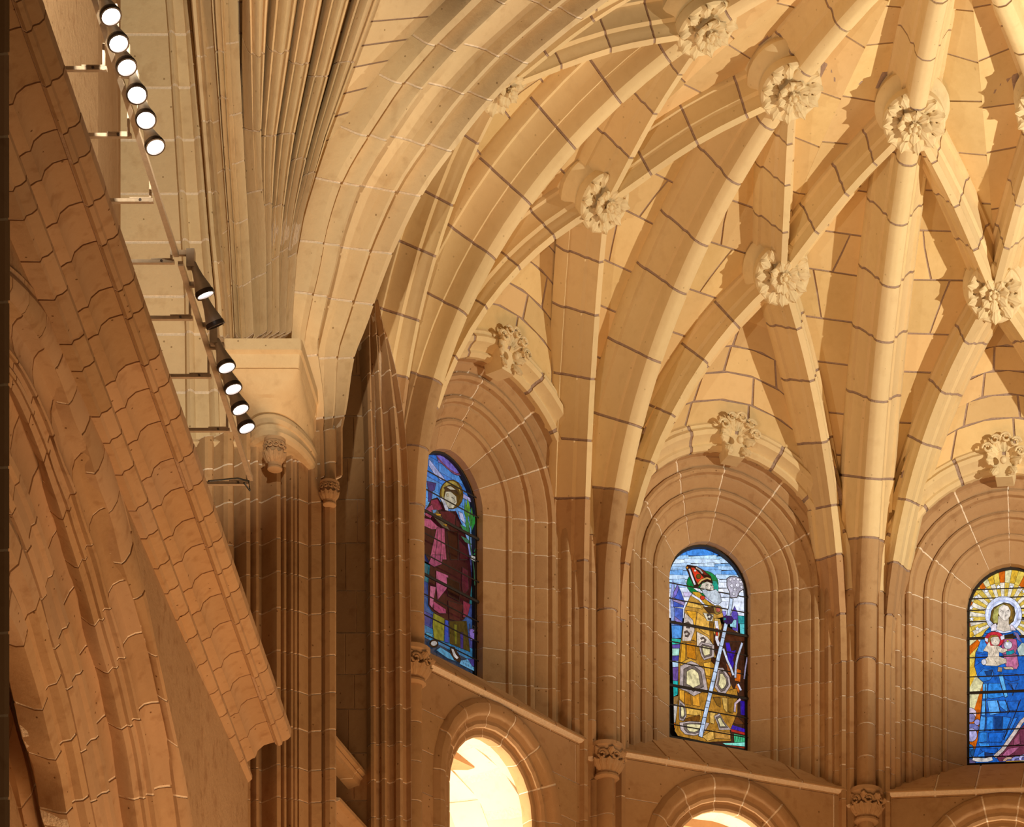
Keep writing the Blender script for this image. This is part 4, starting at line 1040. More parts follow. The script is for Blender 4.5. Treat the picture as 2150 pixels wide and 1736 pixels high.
# ---------------- bishop window
W2 = Window(30, 'window_2', 'stained glass window of a bearded bishop in gold cope with mitre and crozier', 1.)
U = TR(1390, 1130, 7.55); D_ = TR(1390, 1350, 7.55)
rows = [(20, 262, ['#3c86e0', '#3f8ae4', '#357fdc']), (262, 320, ['#9cc8f4', '#b9dcf6', '#8fc0ec']), (320, 385, ['#cfe3f8', '#c4dcf8', '#bcd8f6']), (385, 440, ['#b2d2f6', '#c6dff8', '#7fb4ee']), (440, 495, ['#9fc6f2', '#78aeec', '#a9cef6']), (495, 575, ['#6ea8ea', '#84b6ee', '#5f9fe8']),
        (575, 640, ['#c0daf6', '#8fbcf0', '#b8d6f6']), (640, 700, ['#a8ccf4', '#cfe2fa', '#dbe8fc']), (700, 780, ['#9fbff0', '#c9d8fa', '#e4ecfe']), (780, 860, ['#dbe4fc', '#d3dcf8', '#eef2ff']), (860, 930, ['#eef2fe', '#cbbfe6', '#d6e2fa']), (930, 1010, ['#e6ecfc', '#c9bee4', '#dfe8fb']), (1010, 1260, ['#e8edff', '#e4eaff', '#dde6fb'])]
for i, (y0, y1, cs) in enumerate(rows):
    xs = [60, 330+((i*97) % 160), 820+((i*53) % 140), 1420]
    sl = 14 if i % 2 else -10
    for j in range(3): W2.pane(U(xs[j], y0+sl, xs[j+1], y0-sl*.6, xs[j+1]+20, y1-sl*.3, xs[j]+8, y1+sl*.5), cs[j], lead=.004)
# distant towers and foliage left and right
for pl, c in (((140, 900, 170, 640, 190, 740, 190, 1100, 140, 1090), '#8c9ad6'), ((185, 1080, 190, 860, 245, 730, 300, 850, 360, 1010, 340, 1090), '#3f57b8'), ((250, 730, 262, 790, 225, 900, 170, 960, 190, 850), '#7a6bc4'), ((170, 940, 360, 1020, 350, 1060, 170, 985), '#9a86b0'),
              ((140, 1090, 200, 1095, 205, 1380, 150, 1380), '#7d93c8'), ((200, 1100, 330, 1120, 320, 1380, 205, 1380), '#4a62bc'), ((200, 1240, 320, 1330, 300, 1370, 200, 1300), '#8a7bc0'), ((150, 1380, 320, 1390, 300, 1580, 160, 1590), '#4f8ed6'), ((155, 1590, 300, 1600, 290, 1680, 160, 1690), '#2fae9c'), ((160, 1690, 290, 1680, 280, 1790, 165, 1790), '#5a4a9a'),
              ((930, 1160, 1010, 1160, 1010, 1260, 930, 1250), '#8f86dc'), ((1100, 1200, 1150, 1080, 1200, 1200, 1200, 1500, 1120, 1490), '#5a48b0'), ((1070, 1290, 1175, 1295, 1170, 1420, 1080, 1400), '#8fc6d8'), ((1200, 1230, 1310, 1240, 1310, 1360, 1210, 1350), '#2a8f96'), ((1230, 1360, 1310, 1360, 1310, 1560, 1240, 1540), '#5cc0c8'), ((1000, 1500, 1310, 1560, 1310, 1660, 1000, 1600), '#8a94a8'),
              ((1110, 1480, 1180, 1470, 1260, 1560, 1210, 1600), '#c9b8a4')): W2.pane(U(*pl), c)
for pl, c in (((160, 90, 270, 90, 262, 200, 160, 205), '#a5d6c8'), ((160, 210, 260, 205, 255, 290, 160, 290), '#4a3f9a'), ((160, 290, 250, 290, 250, 380, 165, 390), '#a8c6e0'), ((165, 390, 250, 385, 245, 610, 170, 600), '#6b4e98'), ((170, 600, 245, 610, 240, 820, 180, 850), '#1fa9a8'), ((180, 860, 250, 840, 250, 980, 180, 980), '#8f6a38'), ((180, 980, 260, 980, 260, 1260, 185, 1270), '#b9b2ac'), ((185, 1270, 240, 1280, 240, 1350, 190, 1350), '#d6701c')): W2.pane(D_(*pl), c)
# dark lower right ground with purple and orange flashes
W2.pane(U(820, 1290, 1330, 1580, 1340, 1900, 800, 1900), '#4a2412'); W2.pane(D_(760, -20, 1340, -20, 1360, 1660, 700, 1600), '#3c1f12')
for pl, c in (((1000, 0, 1060, 0, 1130, 330, 1110, 420, 1060, 380), '#3c1fb0'), ((1060, 150, 1160, 120, 1120, 260, 1100, 330), '#3a1a9c'), ((1150, 400, 1240, 440, 1230, 620, 1150, 600), '#c9600f'), ((1010, 330, 1080, 400, 1090, 560, 1040, 480), '#8c4a20'), ((1170, 650, 1240, 700, 1210, 800, 1150, 720), '#b05a14'), ((1230, 920, 1340, 940, 1340, 1160, 1240, 1140), '#2f1690'), ((1080, 1300, 1340, 1380, 1320, 1440, 1080, 1380), '#3f1fae'), ((1000, 1590, 1300, 1650, 1300, 1700, 1000, 1640), '#7c2a14'), ((1080, 1370, 1340, 1440, 1320, 1470, 1090, 1410), '#a8281c'), ((1010, 1180, 1190, 1180, 1290, 1290, 1190, 1300, 1020, 1230), '#5a3010')): W2.pane(D_(*pl), c)
W2.pane(D_(1130, 1450, 1345, 1490, 1340, 1590, 1140, 1590), '#3fb07a'); W2.pane(D_(950, 1595, 1170, 1590, 1340, 1580, 1345, 1650, 1000, 1620), '#7fd6c6')
for k in range(5): W2.line(D_(1160+38*k, 1470, 1150+38*k, 1570), .006)
# halo, cope and folds
W2.ell(*P1(U, 630, 730), 33, 27, '#127a3c')
W2.pane(U(760, 690, 850, 690, 880, 780, 870, 890, 790, 850), '#1c9c86')
cope = U(440, 930, 500, 860, 700, 1000, 930, 1150, 960, 1260, 820, 1290, 790, 1700, 840, 1900, 290, 1900, 300, 1600, 330, 1350, 350, 1130)
W2.pane(cope, '#b98a3a'); W2.pane(D_(290, -30, 800, -30, 760, 300, 1030, 560, 1180, 880, 1180, 1120, 1060, 1400, 1080, 1560, 700, 1580, 240, 1480, 190, 1400, 250, 900, 250, 300), '#a87526')
for pl, c in (((400, 1020, 600, 1080, 620, 1130, 380, 1090), '#dcae50'), ((370, 1160, 530, 1180, 510, 1400, 470, 1330, 420, 1250), '#d69a28'), ((550, 1190, 740, 1330, 740, 1560, 640, 1500, 520, 1400), '#d8a548'), ((460, 1450, 520, 1440, 530, 1640, 440, 1620), '#c08a2a'), ((740, 1350, 800, 1350, 800, 1700, 750, 1620), '#8f5f1a')): W2.pane(U(*pl), c)
for pl, c in (((350, 1200, 470, 1310, 500, 1470, 440, 1640, 310, 1640, 330, 1370), '#c9b9ae'), ((540, 1500, 700, 1580, 790, 1700, 720, 1740, 540, 1720), '#d2c4b6'), ((640, 1200, 800, 1230, 780, 1330, 700, 1320), '#d4ccb8')): W2.pane(U(*pl), c)
for x, y in ((400, 1400), (380, 1540), (640, 1640), (740, 1270)):
    W2.strip(U(x-40, y-30, x, y-50, x+35, y-15, x+10, y+30, x-25, y+20), .022, '#5a4a44')
W2.pane(U(820, 1290, 900, 1300, 930, 1420, 870, 1640, 800, 1500), '#c9a050'); W2.strip(U(840, 1330, 860, 1450, 850, 1620, 890, 1720), .05, '#e0dce8'); W2.strip(U(850, 1450, 850, 1560), .03, '#c03018')
for pl, c in (((300, 20, 350, 10, 350, 320, 270, 330), '#d69a28'), ((370, 10, 500, 20, 520, 280, 380, 240), '#b87414'), ((270, 340, 420, 260, 540, 320, 460, 340, 300, 400), '#cf9c3c'), ((640, 340, 750, 320, 750, 540, 680, 530), '#dca63c'), ((690, 580, 750, 600, 730, 760), '#c88c24'), ((260, 770, 330, 770, 330, 960, 260, 900), '#d69a30'), ((340, 800, 430, 830, 440, 1000, 340, 980), '#a86c16'), ((460, 850, 570, 820, 580, 1020, 470, 1000), '#cf8f2a'), ((370, 1050, 600, 1090, 600, 1180, 370, 1140), '#e0b050'), ((350, 1220, 580, 1160, 560, 1290, 330, 1250), '#70430c'), ((1000, 780, 1160, 740, 1180, 880, 1000, 880), '#b07c28'), ((790, 880, 900, 880, 900, 1030, 850, 1000), '#7a5418'), ((930, 880, 1010, 900, 1010, 1120, 960, 1060), '#c9a050'), ((1030, 900, 1170, 900, 1100, 1130, 1030, 1110), '#8c6420'), ((740, 1120, 830, 1120, 800, 1300, 740, 1280), '#c9a050'), ((620, 1500, 790, 1400, 800, 1540, 700, 1570), '#d2a24c'), ((820, 1400, 1060, 1450, 1060, 1540, 820, 1530), '#b8843a')): W2.pane(D_(*pl), c)
for pl in ((270, 390, 350, 350, 440, 310, 530, 350, 640, 440, 700, 760, 600, 800, 480, 860, 380, 790, 260, 740), (560, 60, 600, 10, 800, 60, 800, 240, 640, 290, 600, 220), (860, 420, 940, 420, 1040, 560, 1060, 700, 980, 820, 900, 850, 810, 720, 850, 560), (250, 930, 330, 1000, 360, 1180, 310, 1260, 250, 1240), (250, 1290, 400, 1270, 640, 1280, 720, 1300, 640, 1440, 500, 1490, 340, 1470, 270, 1400), (800, 1190, 880, 1140, 960, 1290, 1060, 1400, 880, 1400, 850, 1300)):
    W2.pane(D_(*pl), '#b3a2a0')
    q = [P1(D_, *pl[i:i+2]) for i in range(0, len(pl), 2)]; cx = sum(p[0] for p in q)/len(q); cy = sum(p[1] for p in q)/len(q)
    W2.pane([(cx+(x-cx)*.72, cy+(y-cy)*.74) for x, y in q], '#6e5f58'); W2.pane([(cx+(x-cx)*.48, cy+(y-cy)*.55) for x, y in q], '#d8cc9c')
    W2.strip([(cx-6, cy-5), (cx, cy-8), (cx+6, cy-4), (cx+5, cy+3), (cx-2, cy+5)], .012, '#8f7a5c', lead=0)
# morse, collar and orphrey
W2.pane(U(470, 820, 540, 810, 620, 890, 600, 900, 520, 860), '#e0dfee'); W2.pane(U(450, 880, 560, 890, 660, 1000, 780, 1110, 720, 1140, 620, 1070), '#c89a2c'); W2.strip(U(440, 930, 560, 1000, 640, 1090, 720, 1150), .030, '#dcdcec')
W2.ell(*P1(U, 610, 975), 4.5, 4, '#c83820'); W2.ell(*P1(U, 845, 1165), 10, 9, '#8f7434'); W2.ell(*P1(U, 858, 1160), 4.5, 5.5, '#b85a4a')
W2.pane(U(620, 1120, 780, 1130, 800, 1220, 700, 1210), '#4a3018')
# mitre, face and beard
W2.pane(U(350, 500, 370, 460, 510, 480, 620, 540, 740, 640, 770, 740, 620, 720, 540, 800, 480, 800, 400, 620), '#2c0f0a')
W2.pane(U(430, 500, 470, 500, 560, 590, 640, 670, 590, 720, 540, 760, 500, 690), '#d8381a'); W2.pane(U(500, 490, 600, 530, 700, 620, 640, 610, 560, 560), '#7a2014')
W2.strip(U(400, 520, 440, 640, 490, 770), .030, '#c9ccda'); W2.strip(U(505, 500, 570, 540, 610, 590), .024, '#b0a8a0'); W2.strip(U(540, 760, 590, 700, 680, 665, 740, 690), .024, '#c8a05a')
W2.ell(*P1(U, 545, 640), 4.5, 4.5, '#5a4a14'); W2.ell(*P1(U, 490, 548), 2.2, 2, '#f0e0d8', lead=.003); W2.ell(*P1(U, 366, 502), 2, 2, '#c87a20', lead=.003)
W2.pane(U(570, 820, 600, 760, 680, 725, 750, 750, 780, 800, 780, 870, 700, 900, 610, 870), '#c4bcae')
W2.pane(U(690, 800, 740, 780, 760, 830, 720, 850), '#d8cfc0', lead=.0)
for a, b, c, d in ((660, 785, 700, 775), (730, 785, 758, 792)): W2.line(U(a, b, (a+c)/2, b-8, c, d), .012)
W2.ell(*P1(U, 685, 795), 1.7, 1.3, '#4a4038', lead=0); W2.ell(*P1(U, 742, 803), 1.4, 1.2, '#4a4038', lead=0); W2.line(U(722, 800, 740, 840, 722, 848), .007); W2.strip(U(690, 872, 720, 864, 745, 872), .012, '#7a6a60', lead=0)
W2.pane(U(600, 860, 650, 850, 700, 880, 760, 870, 820, 850, 880, 930, 905, 1040, 850, 1085, 780, 1060, 700, 1000, 620, 920), '#b6c2d0')
for k in range(7): W2.strip(U(660+28*k, 890, 680+30*k, 950, 700+30*k, 1030-6*abs(k-3)), .011, '#dfe8f2' if k % 2 else '#8c9caf', lead=0)
# crozier, glove
W2.strip(U(1060, 1000, 1040, 1150, 1010, 1280, 970, 1420, 910, 1700)+D_(880, 160, 790, 560, 700, 940, 640, 1200, 570, 1520), [.05, .045, .045, .05, .05, .052, .055, .055, .055, .06], '#b8cbe8', lead=.010)
for x, y in ((1010, 1280), (930, 1620)): W2.line(U(x-26, y-6, x+26, y+6), .012)
for x, y in ((905, 90), (845, 330), (800, 500), (765, 650), (735, 830), (690, 960), (660, 1060), (630, 1220), (600, 1330)): W2.line(D_(x-30, y-6, x+30, y+6), .009)
W2.pane(U(990, 690, 1030, 660, 1110, 650, 1200, 690, 1240, 760, 1250, 840, 1180, 890, 1140, 980, 1040, 980, 1030, 890, 990, 800), '#a9a6b8', lead=.012)
for cx, cy, r in ((1040, 700, 22), (1100, 690, 20), (1160, 700, 20), (1200, 740, 22), (1150, 790, 30), (1060, 800, 26), (1210, 820, 22), (1110, 860, 24), (1090, 930, 24)): W2.ell(*P1(U, cx, cy), r/7.55, r/8.2, '#dcdcec', n=10, lead=.005); W2.ell(*P1(U, cx+4, cy+4), r/18, r/18, '#3c3a48', n=8, lead=0)
W2.pane(U(920, 1300, 960, 1280, 1050, 1290, 1085, 1340, 1050, 1400, 980, 1410, 930, 1370), '#33185a'); W2.ell(*P1(U, 945, 1330), 2.6, 2.6, '#2f7f86', n=10, lead=.004)
for a in ((990, 1300, 1000, 1400), (1020, 1295, 1035, 1400)): W2.line(U(*a), .008)
W2.strip(D_(920, 140, 990, 340, 1040, 440, 1080, 560), .032, '#c4cce0'); W2.strip(D_(1220, 50, 1150, 260, 1120, 400, 1110, 600), .030, '#a9b2cc'); W2.strip(D_(1300, 280, 1270, 450, 1250, 620), .020, '#8c86a8'); W2.strip(D_(1150, 700, 1200, 800), .03, '#c9cbe6'); W2.strip(D_(1190, 940, 1110, 1010, 1100, 1140), .03, '#c0a8b8')
W2.bars([24.45, 24.75, 25.05, 25.42, 25.72, 26.02, 26.38, 26.62], heavy=(25.05, 26.02))
# ---------------- Virgin window
W3 = Window(0, 'window_3', 'stained glass window of the Virgin in blue holding the child among golden rays', 1.)
A_ = TR(2010, 1180, 7.893); B_ = TR(2010, 1390, 7.547)
hc = (2108, 1296); cols = ['#d8721a', '#d9cf9a', '#e2c45a', '#c8550e', '#e0dccc', '#e8d488', '#b04a0c', '#d8c884']
n = 44
for i in range(n):
    a0, a1 = 2*math.pi*i/n+.03, 2*math.pi*(i+1)/n+.03; r0, r1, r2 = 30, 72, 420
    f = lambda r, a: (hc[0]+r*math.cos(a), hc[1]+r*math.sin(a))
    c = cols[(i*3+(i//5)) % len(cols)]
    W3.pane([f(r1, a0), f(r2, a0), f(r2, a1), f(r1, a1)], ['#c8600f', '#cfc27e', '#dcae34', '#a8440a'][i % 4] if i % 2 == 0 else ['#d6cfa0', '#dcbf52'][(i//2) % 2], lead=.005)
    W3.pane([f(r0, a0), f(r1, a0), f(r1, a1), f(r0, a1)], ['#e4dccc', '#d8b84c'][i % 2], lead=.005)
for x, y in ((480, 490), (685, 425), (905, 430), (1110, 500), (315, 605), (232, 775), (243, 962), (337, 1122)):
    c = P1(A_, x, y); W3.pane([(c[0]+(5.3 if k % 2 == 0 else 2.3)*math.sin(math.pi*k/5+.1), c[1]-(5.3 if k % 2 == 0 else 2.3)*math.cos(math.pi*k/5+.1)) for k in range(10)], '#e8ecff', lead=.005)
# clouds
for x, y, rx, ry, c in ((200, 830, 14, 12, '#c9b8cc'), (215, 900, 9, 9, '#8a84b8'), (240, 1060, 14, 9, '#6f74b4'), (225, 1170, 12, 14, '#a9a6d6'), (320, 970, 6, 6, '#8c90d0'), (190, 1380, 9, 8, '#2a6aa8'), (200, 1500, 10, 14, '#1c4a80'), (220, 1610, 12, 7, '#5a5078'), (320, 1460, 14, 10, '#17406e')): W3.ell(*P1(B_, x, y), rx, ry, c, n=14)
# mantle
W3.pane(A_(560, 1080, 470, 1170, 430, 1240, 380, 1380, 310, 1520, 290, 1740)+B_(290, 120, 330, 260, 420, 340, 400, 600, 370, 900, 330, 1250, 260, 1520, 300, 1620, 560, 1640, 760, 1600, 1120, 1200, 1160, 200)+A_(1160, 1500, 1140, 1330, 1010, 1160, 900, 1080), '#1c5cb8')
for pl, c in (((420, 1250, 480, 1240, 470, 1340, 500, 1420, 430, 1520, 330, 1500, 370, 1390), '#3f8ce0'), ((310, 1530, 430, 1560, 520, 1560, 520, 1620, 380, 1680, 300, 1740), '#1c62cc'), ((480, 1165, 560, 1130, 560, 1190, 470, 1200), '#2f80d8')): W3.pane(A_(*pl), c)
for pl, c in (((350, 200, 420, 130, 560, 150, 580, 220, 520, 300, 410, 330, 350, 280), '#2a74cc'), ((440, 170, 560, 150, 540, 230, 480, 250), '#143c74'), ((410, 370, 470, 360, 470, 600, 410, 600), '#4fa4ea'), ((500, 360, 680, 360, 740, 560, 540, 600, 480, 580), '#2f86e0'), ((660, 230, 720, 220, 800, 560, 760, 580), '#5fb0ea'), ((740, 200, 960, 220, 980, 300, 860, 330, 760, 290), '#1a56b4'), ((820, 360, 960, 360, 900, 480), '#2a66c0'), ((400, 640, 450, 640, 440, 860, 390, 860), '#58a8ec'), ((480, 640, 640, 630, 680, 830, 520, 860), '#5aa6f0'), ((660, 640, 760, 640, 830, 800, 780, 800, 680, 720), '#3f90e4'), ((800, 650, 980, 640, 940, 780, 800, 790), '#2060bc'), ((380, 880, 450, 890, 440, 1110, 350, 1130), '#4a9ae8'), ((470, 900, 580, 890, 560, 1110, 480, 1100), '#2f84dc'), ((600, 890, 720, 890, 720, 1110, 600, 1110), '#143c78'), ((730, 890, 850, 910, 780, 1110, 720, 1110), '#2878d4'), ((870, 920, 950, 910, 780, 1260, 740, 1250), '#2f7ee0'), ((360, 1140, 470, 1140, 470, 1280, 340, 1300), '#2a7ad0'), ((500, 1150, 750, 1140, 700, 1290, 510, 1290), '#1a62c4'), ((340, 1310, 500, 1310, 520, 1370, 380, 1370), '#3a90e6'), ((370, 1400, 640, 1400, 620, 1470, 420, 1460), '#1a5ec0'), ((340, 1500, 430, 1440, 440, 1560, 330, 1540), '#2a7ee0'), ((450, 1460, 560, 1480, 550, 1570, 440, 1580), '#1c2f58')): W3.pane(B_(*pl), c)
# folds as dark strips
for pts in ((760, 620, 830, 800, 800, 850), (1010, 620, 900, 900, 740, 1260), (450, 380, 460, 860, 440, 1110), (640, 640, 690, 830), (850, 380, 900, 480, 880, 560)): W3.line(B_(*pts), .013)
# rose robe and lower rose cloak
W3.pane(A_(790, 1300, 980, 1310, 1000, 1440, 960, 1560, 760, 1560, 740, 1420), '#a8587e'); W3.pane(A_(770, 1580, 990, 1560, 1020, 1740, 990, 1800, 830, 1790, 790, 1680), '#b86a90'); W3.strip(A_(820, 1545, 900, 1530, 945, 1510), .05, '#1c8c9c')
W3.pane(A_(790, 1250, 930, 1220, 940, 1290, 800, 1300), '#3a2414'); W3.strip(A_(800, 1298, 930, 1292), .014, '#b8923a')
W3.pane(B_(1100, 980, 1160, 900, 1160, 1640, 700, 1640, 620, 1520, 800, 1330), '#6a2f44'); W3.pane(B_(720, 1500, 820, 1400, 980, 1380, 900, 1460, 780, 1540), '#a85a80'); W3.pane(B_(900, 1260, 990, 1150, 1000, 1320, 900, 1350), '#8a4660')
W3.strip(B_(1160, 850, 1020, 980, 920, 1140, 820, 1280, 720, 1420, 600, 1530), .055, '#c4b4b0', lead=.008)
for k in range(12): t = k/11; x = 1080-450*t; y = 930+570*t; W3.ell(*P1(B_, x, y), 1.2, 1.2, '#a83040' if k % 2 else '#5a5050', n=6, lead=0)
W3.strip(B_(255, 1560, 330, 1580, 450, 1590, 560, 1560), .06, '#cfc8c4'); 
for x, y, c in ((830, 1600, '#c4a08c'), (960, 1590, '#8f94d8'), (1080, 1560, '#b0aee0')): W3.ell(*P1(B_, x, y), 13, 8, c, n=14); W3.ell(*P1(B_, x+8, y+14), 8, 5, '#5a5a98', n=12)
# white sleeve right
W3.pane(A_(1000, 1480, 1080, 1380, 1140, 1400, 1140, 1580, 1040, 1600), '#a9bcb8')
# halo, hair, face
W3.ell(2108, 1296, 38.5, 38.5, '#d2daf8', n=28); W3.ell(2108, 1296, 31, 31, '#b9c6f0', n=28, lead=.003); W3.ell(2108, 1296, 28, 28, '#dfe6fc', n=28, lead=0)
W3.pane(A_(700, 760, 780, 725, 870, 740, 940, 800, 960, 900, 930, 1020, 870, 1070, 700, 1080, 610, 1060, 560, 1000, 580, 860, 620, 800), '#6a5220', lead=.012)
W3.pane(A_(700, 770, 770, 735, 740, 830, 680, 920, 680, 1050, 610, 1050, 590, 960, 620, 830), '#a9a45c', lead=.004); W3.pane(A_(790, 730, 880, 760, 930, 850, 920, 980, 880, 1010, 890, 850, 850, 780), '#8a6a2c', lead=.004)
W3.pane(A_(690, 940, 860, 960, 860, 1080, 910, 1170, 780, 1195, 660, 1160, 680, 1060), '#c9bcae', lead=.004)
W3.pane(A_(700, 800, 770, 750, 850, 780, 890, 860, 885, 930, 840, 1000, 790, 1015, 720, 960, 690, 890), '#dcd2c8', lead=.004)
W3.line(A_(715, 862, 745, 850, 770, 862), .008); W3.line(A_(825, 858, 850, 848, 872, 860), .008); W3.strip(A_(722, 876, 745, 884, 768, 876), .012, '#6a5648', lead=0); W3.strip(A_(828, 874, 850, 882, 870, 874), .012, '#6a5648', lead=0)
W3.line(A_(806, 870, 818, 930, 800, 942), .005); W3.strip(A_(785, 965, 805, 972, 830, 964), .013, '#a86858', lead=0)
W3.pane(A_(600, 1080, 650, 1065, 660, 1180, 570, 1190, 570, 1110), '#dcd6e6'); W3.pane(A_(880, 1080, 930, 1110, 980, 1180, 900, 1180), '#d2c8d6'); W3.pane(A_(940, 1200, 1010, 1230, 1080, 1380, 1010, 1330), '#7a6a9c')
for x, y in ((615, 1130), (915, 1100), (940, 1165), (980, 1260)): W3.ell(*P1(A_, x, y), 1.3, 1.6, '#b02838', n=6, lead=0)
# child
W3.ell(*P1(A_, 625, 1330), 20, 16, '#c42c3c', n=20); W3.pane(A_(465, 1310, 520, 1320, 510, 1380, 470, 1350), '#e0e2f4', lead=.004); W3.pane(A_(720, 1290, 785, 1250, 790, 1320, 740, 1340), '#e0e2f4', lead=.004)
W3.pane(A_(530, 1310, 570, 1265, 660, 1260, 700, 1300, 690, 1320, 560, 1330, 550, 1400, 520, 1370), '#9a6a28', lead=.005)
W3.pane(A_(560, 1320, 600, 1290, 690, 1290, 715, 1350, 700, 1410, 640, 1435, 580, 1410), '#d6c8b8', lead=.004)
for x in (610, 672): W3.ell(*P1(A_, x, 1352), 1.5, 1.1, '#4a3a30', n=8, lead=0)
W3.strip(A_(630, 1400, 665, 1400), .009, '#a05a4c', lead=0); W3.line(A_(643, 1355, 650, 1382), .004)
W3.pane(A_(580, 1440, 690, 1440, 760, 1490, 830, 1480, 840, 1520, 760, 1560, 700, 1540, 700, 1620, 520, 1620, 520, 1540, 440, 1520, 500, 1430, 540, 1370, 560, 1440), '#d8c8b4', lead=.005)
W3.pane(A_(520, 1620, 700, 1620, 820, 1660, 830, 1740)+B_(780, 60, 640, 110, 460, 100, 420, 30), '#d4c4ae', lead=.005); W3.pane(B_(660, 130, 720, 140, 710, 200, 650, 195), '#b89a78'); W3.pane(B_(740, 130, 880, 130, 900, 165, 760, 160), '#c8b094'); W3.ell(*P1(B_, 430, 50), 5, 6, '#d8d8e4', n=10)
W3.line(A_(600, 1500, 620, 1560, 600, 1600), .004); W3.line(A_(660, 1470, 690, 1540), .004); W3.line(B_(600, 30, 640, 60, 620, 90), .005)
W3.ell(*P1(A_, 850, 1430), 8.4, 8.4, '#b9bcc8', n=18, lead=.006); W3.ell(*P1(A_, 835, 1410), 3, 4, '#e8ecf8', n=10, lead=0); W3.ell(*P1(A_, 845, 1365), 2, 2, '#c8b43c', n=8, lead=.003)
W3.bars([24.36, 24.52, 24.78, 25.05, 25.37, 25.62, 25.92, 26.22, 26.48, 26.66, 26.84, 26.98], heavy=(25.37, 26.22))
# ---------------- friar window
W1 = Window(60, 'window_1', 'stained glass window of a haloed friar in crimson with a green palm', .62)
C_ = TR(870, 930, 6.947); E_ = TR(870, 1170, 6.947)
for i, (y0, y1, c) in enumerate(((100, 330, '#3f7ee0'), (330, 480, '#4f8fe6'), (480, 640, '#4a86e0'), (640, 800, '#5f9ce8'), (800, 960, '#6aa4ea'), (960, 1120, '#7ab4ee'), (1120, 1290, '#8ab8f0'), (1290, 1460, '#8f9ae0'), (1460, 1700, '#4a4a80'), (1700, 1900, '#2a3060'))):
    for j, (x0, x1) in enumerate(((60, 380), (380, 720), (720, 960))):
        k = .55; W1.pane(C_(x0, y0+(x0-500)*k, x1, y0+(x1-500)*k, x1, y1+(x1-500)*k, x0, y1+(x0-500)*k), c if j != 1 else ('#5a96e6' if i % 2 else c), lead=.006)
for i, (y0, y1, c) in enumerate(((150, 420, '#2f6a74'), (420, 640, '#3c4a84'), (640, 860, '#3a5a90'), (860, 1060, '#4a4a8a'), (1060, 1250, '#3c7aa8'), (1250, 1500, '#2f3c50'))):
    for j, (x0, x1) in enumerate(((60, 330), (330, 650), (650, 960))):
        k = .5; W1.pane(E_(x0, y0+(x0-300)*k, x1, y0+(x1-300)*k, x1, y1+(x1-300)*k, x0, y1+(x0-300)*k), c, lead=.006)
W1.pane(C_(320, 180, 440, 185, 560, 250, 680, 400, 740, 560, 690, 480, 560, 450, 440, 310, 350, 280), '#7a6ac8'); W1.strip(C_(330, 210, 420, 310, 520, 400, 620, 460, 700, 440), .02, '#8a4a6a')
W1.pane(C_(215, 240, 300, 350, 440, 530, 380, 540, 280, 440, 210, 330), '#b0b8ec'); W1.pane(C_(650, 700, 860, 840, 870, 890, 690, 790), '#b9b4ea')
W1.pane(C_(180, 560, 310, 590, 290, 680, 260, 700, 240, 860, 200, 850, 200, 690), '#4a3a78'); W1.pane(C_(860, 1160, 900, 1170, 890, 1380, 860, 1370), '#b0b4f0')
W1.pane(C_(130, 900, 180, 920, 160, 1020, 130, 1000), '#7a94dc')
# habit
W1.pane(C_(240, 830, 330, 800, 480, 1000, 600, 1000, 680, 1180, 760, 1400, 800, 1700)+E_(830, 350, 790, 700, 720, 900, 620, 960, 540, 940, 420, 900, 250, 780, 200, 700, 200, 400, 230, 100, 150, -60)+C_(140, 1500, 120, 1200, 170, 980), '#3c1418')
for pl, c in (((240, 840, 330, 820, 400, 960, 300, 1000, 220, 960), '#8c2f48'), ((170, 960, 250, 900, 280, 1000, 230, 1100, 150, 1050), '#b04a6a'), ((130, 1100, 230, 1120, 330, 1220, 400, 1250, 250, 1260, 140, 1210), '#c05a7c'), ((320, 1240, 430, 1250, 440, 1500, 460, 1700, 330, 1700, 250, 1740, 210, 1750, 260, 1500), '#b0506e'), ((360, 1000, 500, 1000, 590, 1060, 580, 1200, 450, 1180), '#5a1c28'), ((600, 1100, 660, 1180, 700, 1240, 600, 1220), '#4a1a20'), ((470, 1280, 620, 1300, 620, 1700, 520, 1700), '#38160f'), ((640, 1420, 760, 1560, 780, 1700, 660, 1700), '#4a1420')): W1.pane(C_(*pl), c)
for pl, c in (((250, -30, 400, -30, 390, 100, 280, 140, 200, 90), '#a0486a'), ((310, 200, 480, 270, 480, 400, 450, 470, 330, 620, 310, 420), '#b8587c'), ((220, 420, 300, 440, 250, 740, 210, 690), '#c06484'), ((260, 640, 440, 760, 450, 820, 360, 820, 270, 760), '#a84468'), ((480, 640, 700, 700, 640, 940, 500, 900), '#4a1a1c'), ((690, 150, 760, 200, 780, 460, 700, 560, 680, 400), '#5a1c2c'), ((700, 640, 800, 690, 760, 860, 700, 880), '#8c2f44'), ((460, 300, 640, 380, 640, 640, 480, 560), '#2a0f0c')): W1.pane(E_(*pl), c)
for pts in ((330, 1240, 310, 1500, 280, 1720), (380, 1240, 380, 1500, 360, 1720), (440, 1250, 470, 1500, 470, 1720), (620, 1300, 630, 1720)): W1.line(C_(*pts), .008)
# underskirt, stole
W1.pane(E_(260, 820, 420, 900, 410, 1230, 270, 1190, 250, 1000), '#8a8428'); W1.pane(E_(430, 920, 470, 930, 480, 1250, 430, 1240), '#2a4cb8'); W1.pane(E_(490, 940, 740, 940, 790, 1380, 500, 1260), '#4a3c14'); W1.pane(E_(560, 980, 600, 990, 600, 1280, 570, 1270), '#6f6a1c'); W1.pane(E_(650, 1100, 690, 1110, 690, 1340, 655, 1330), '#3a2c7a')
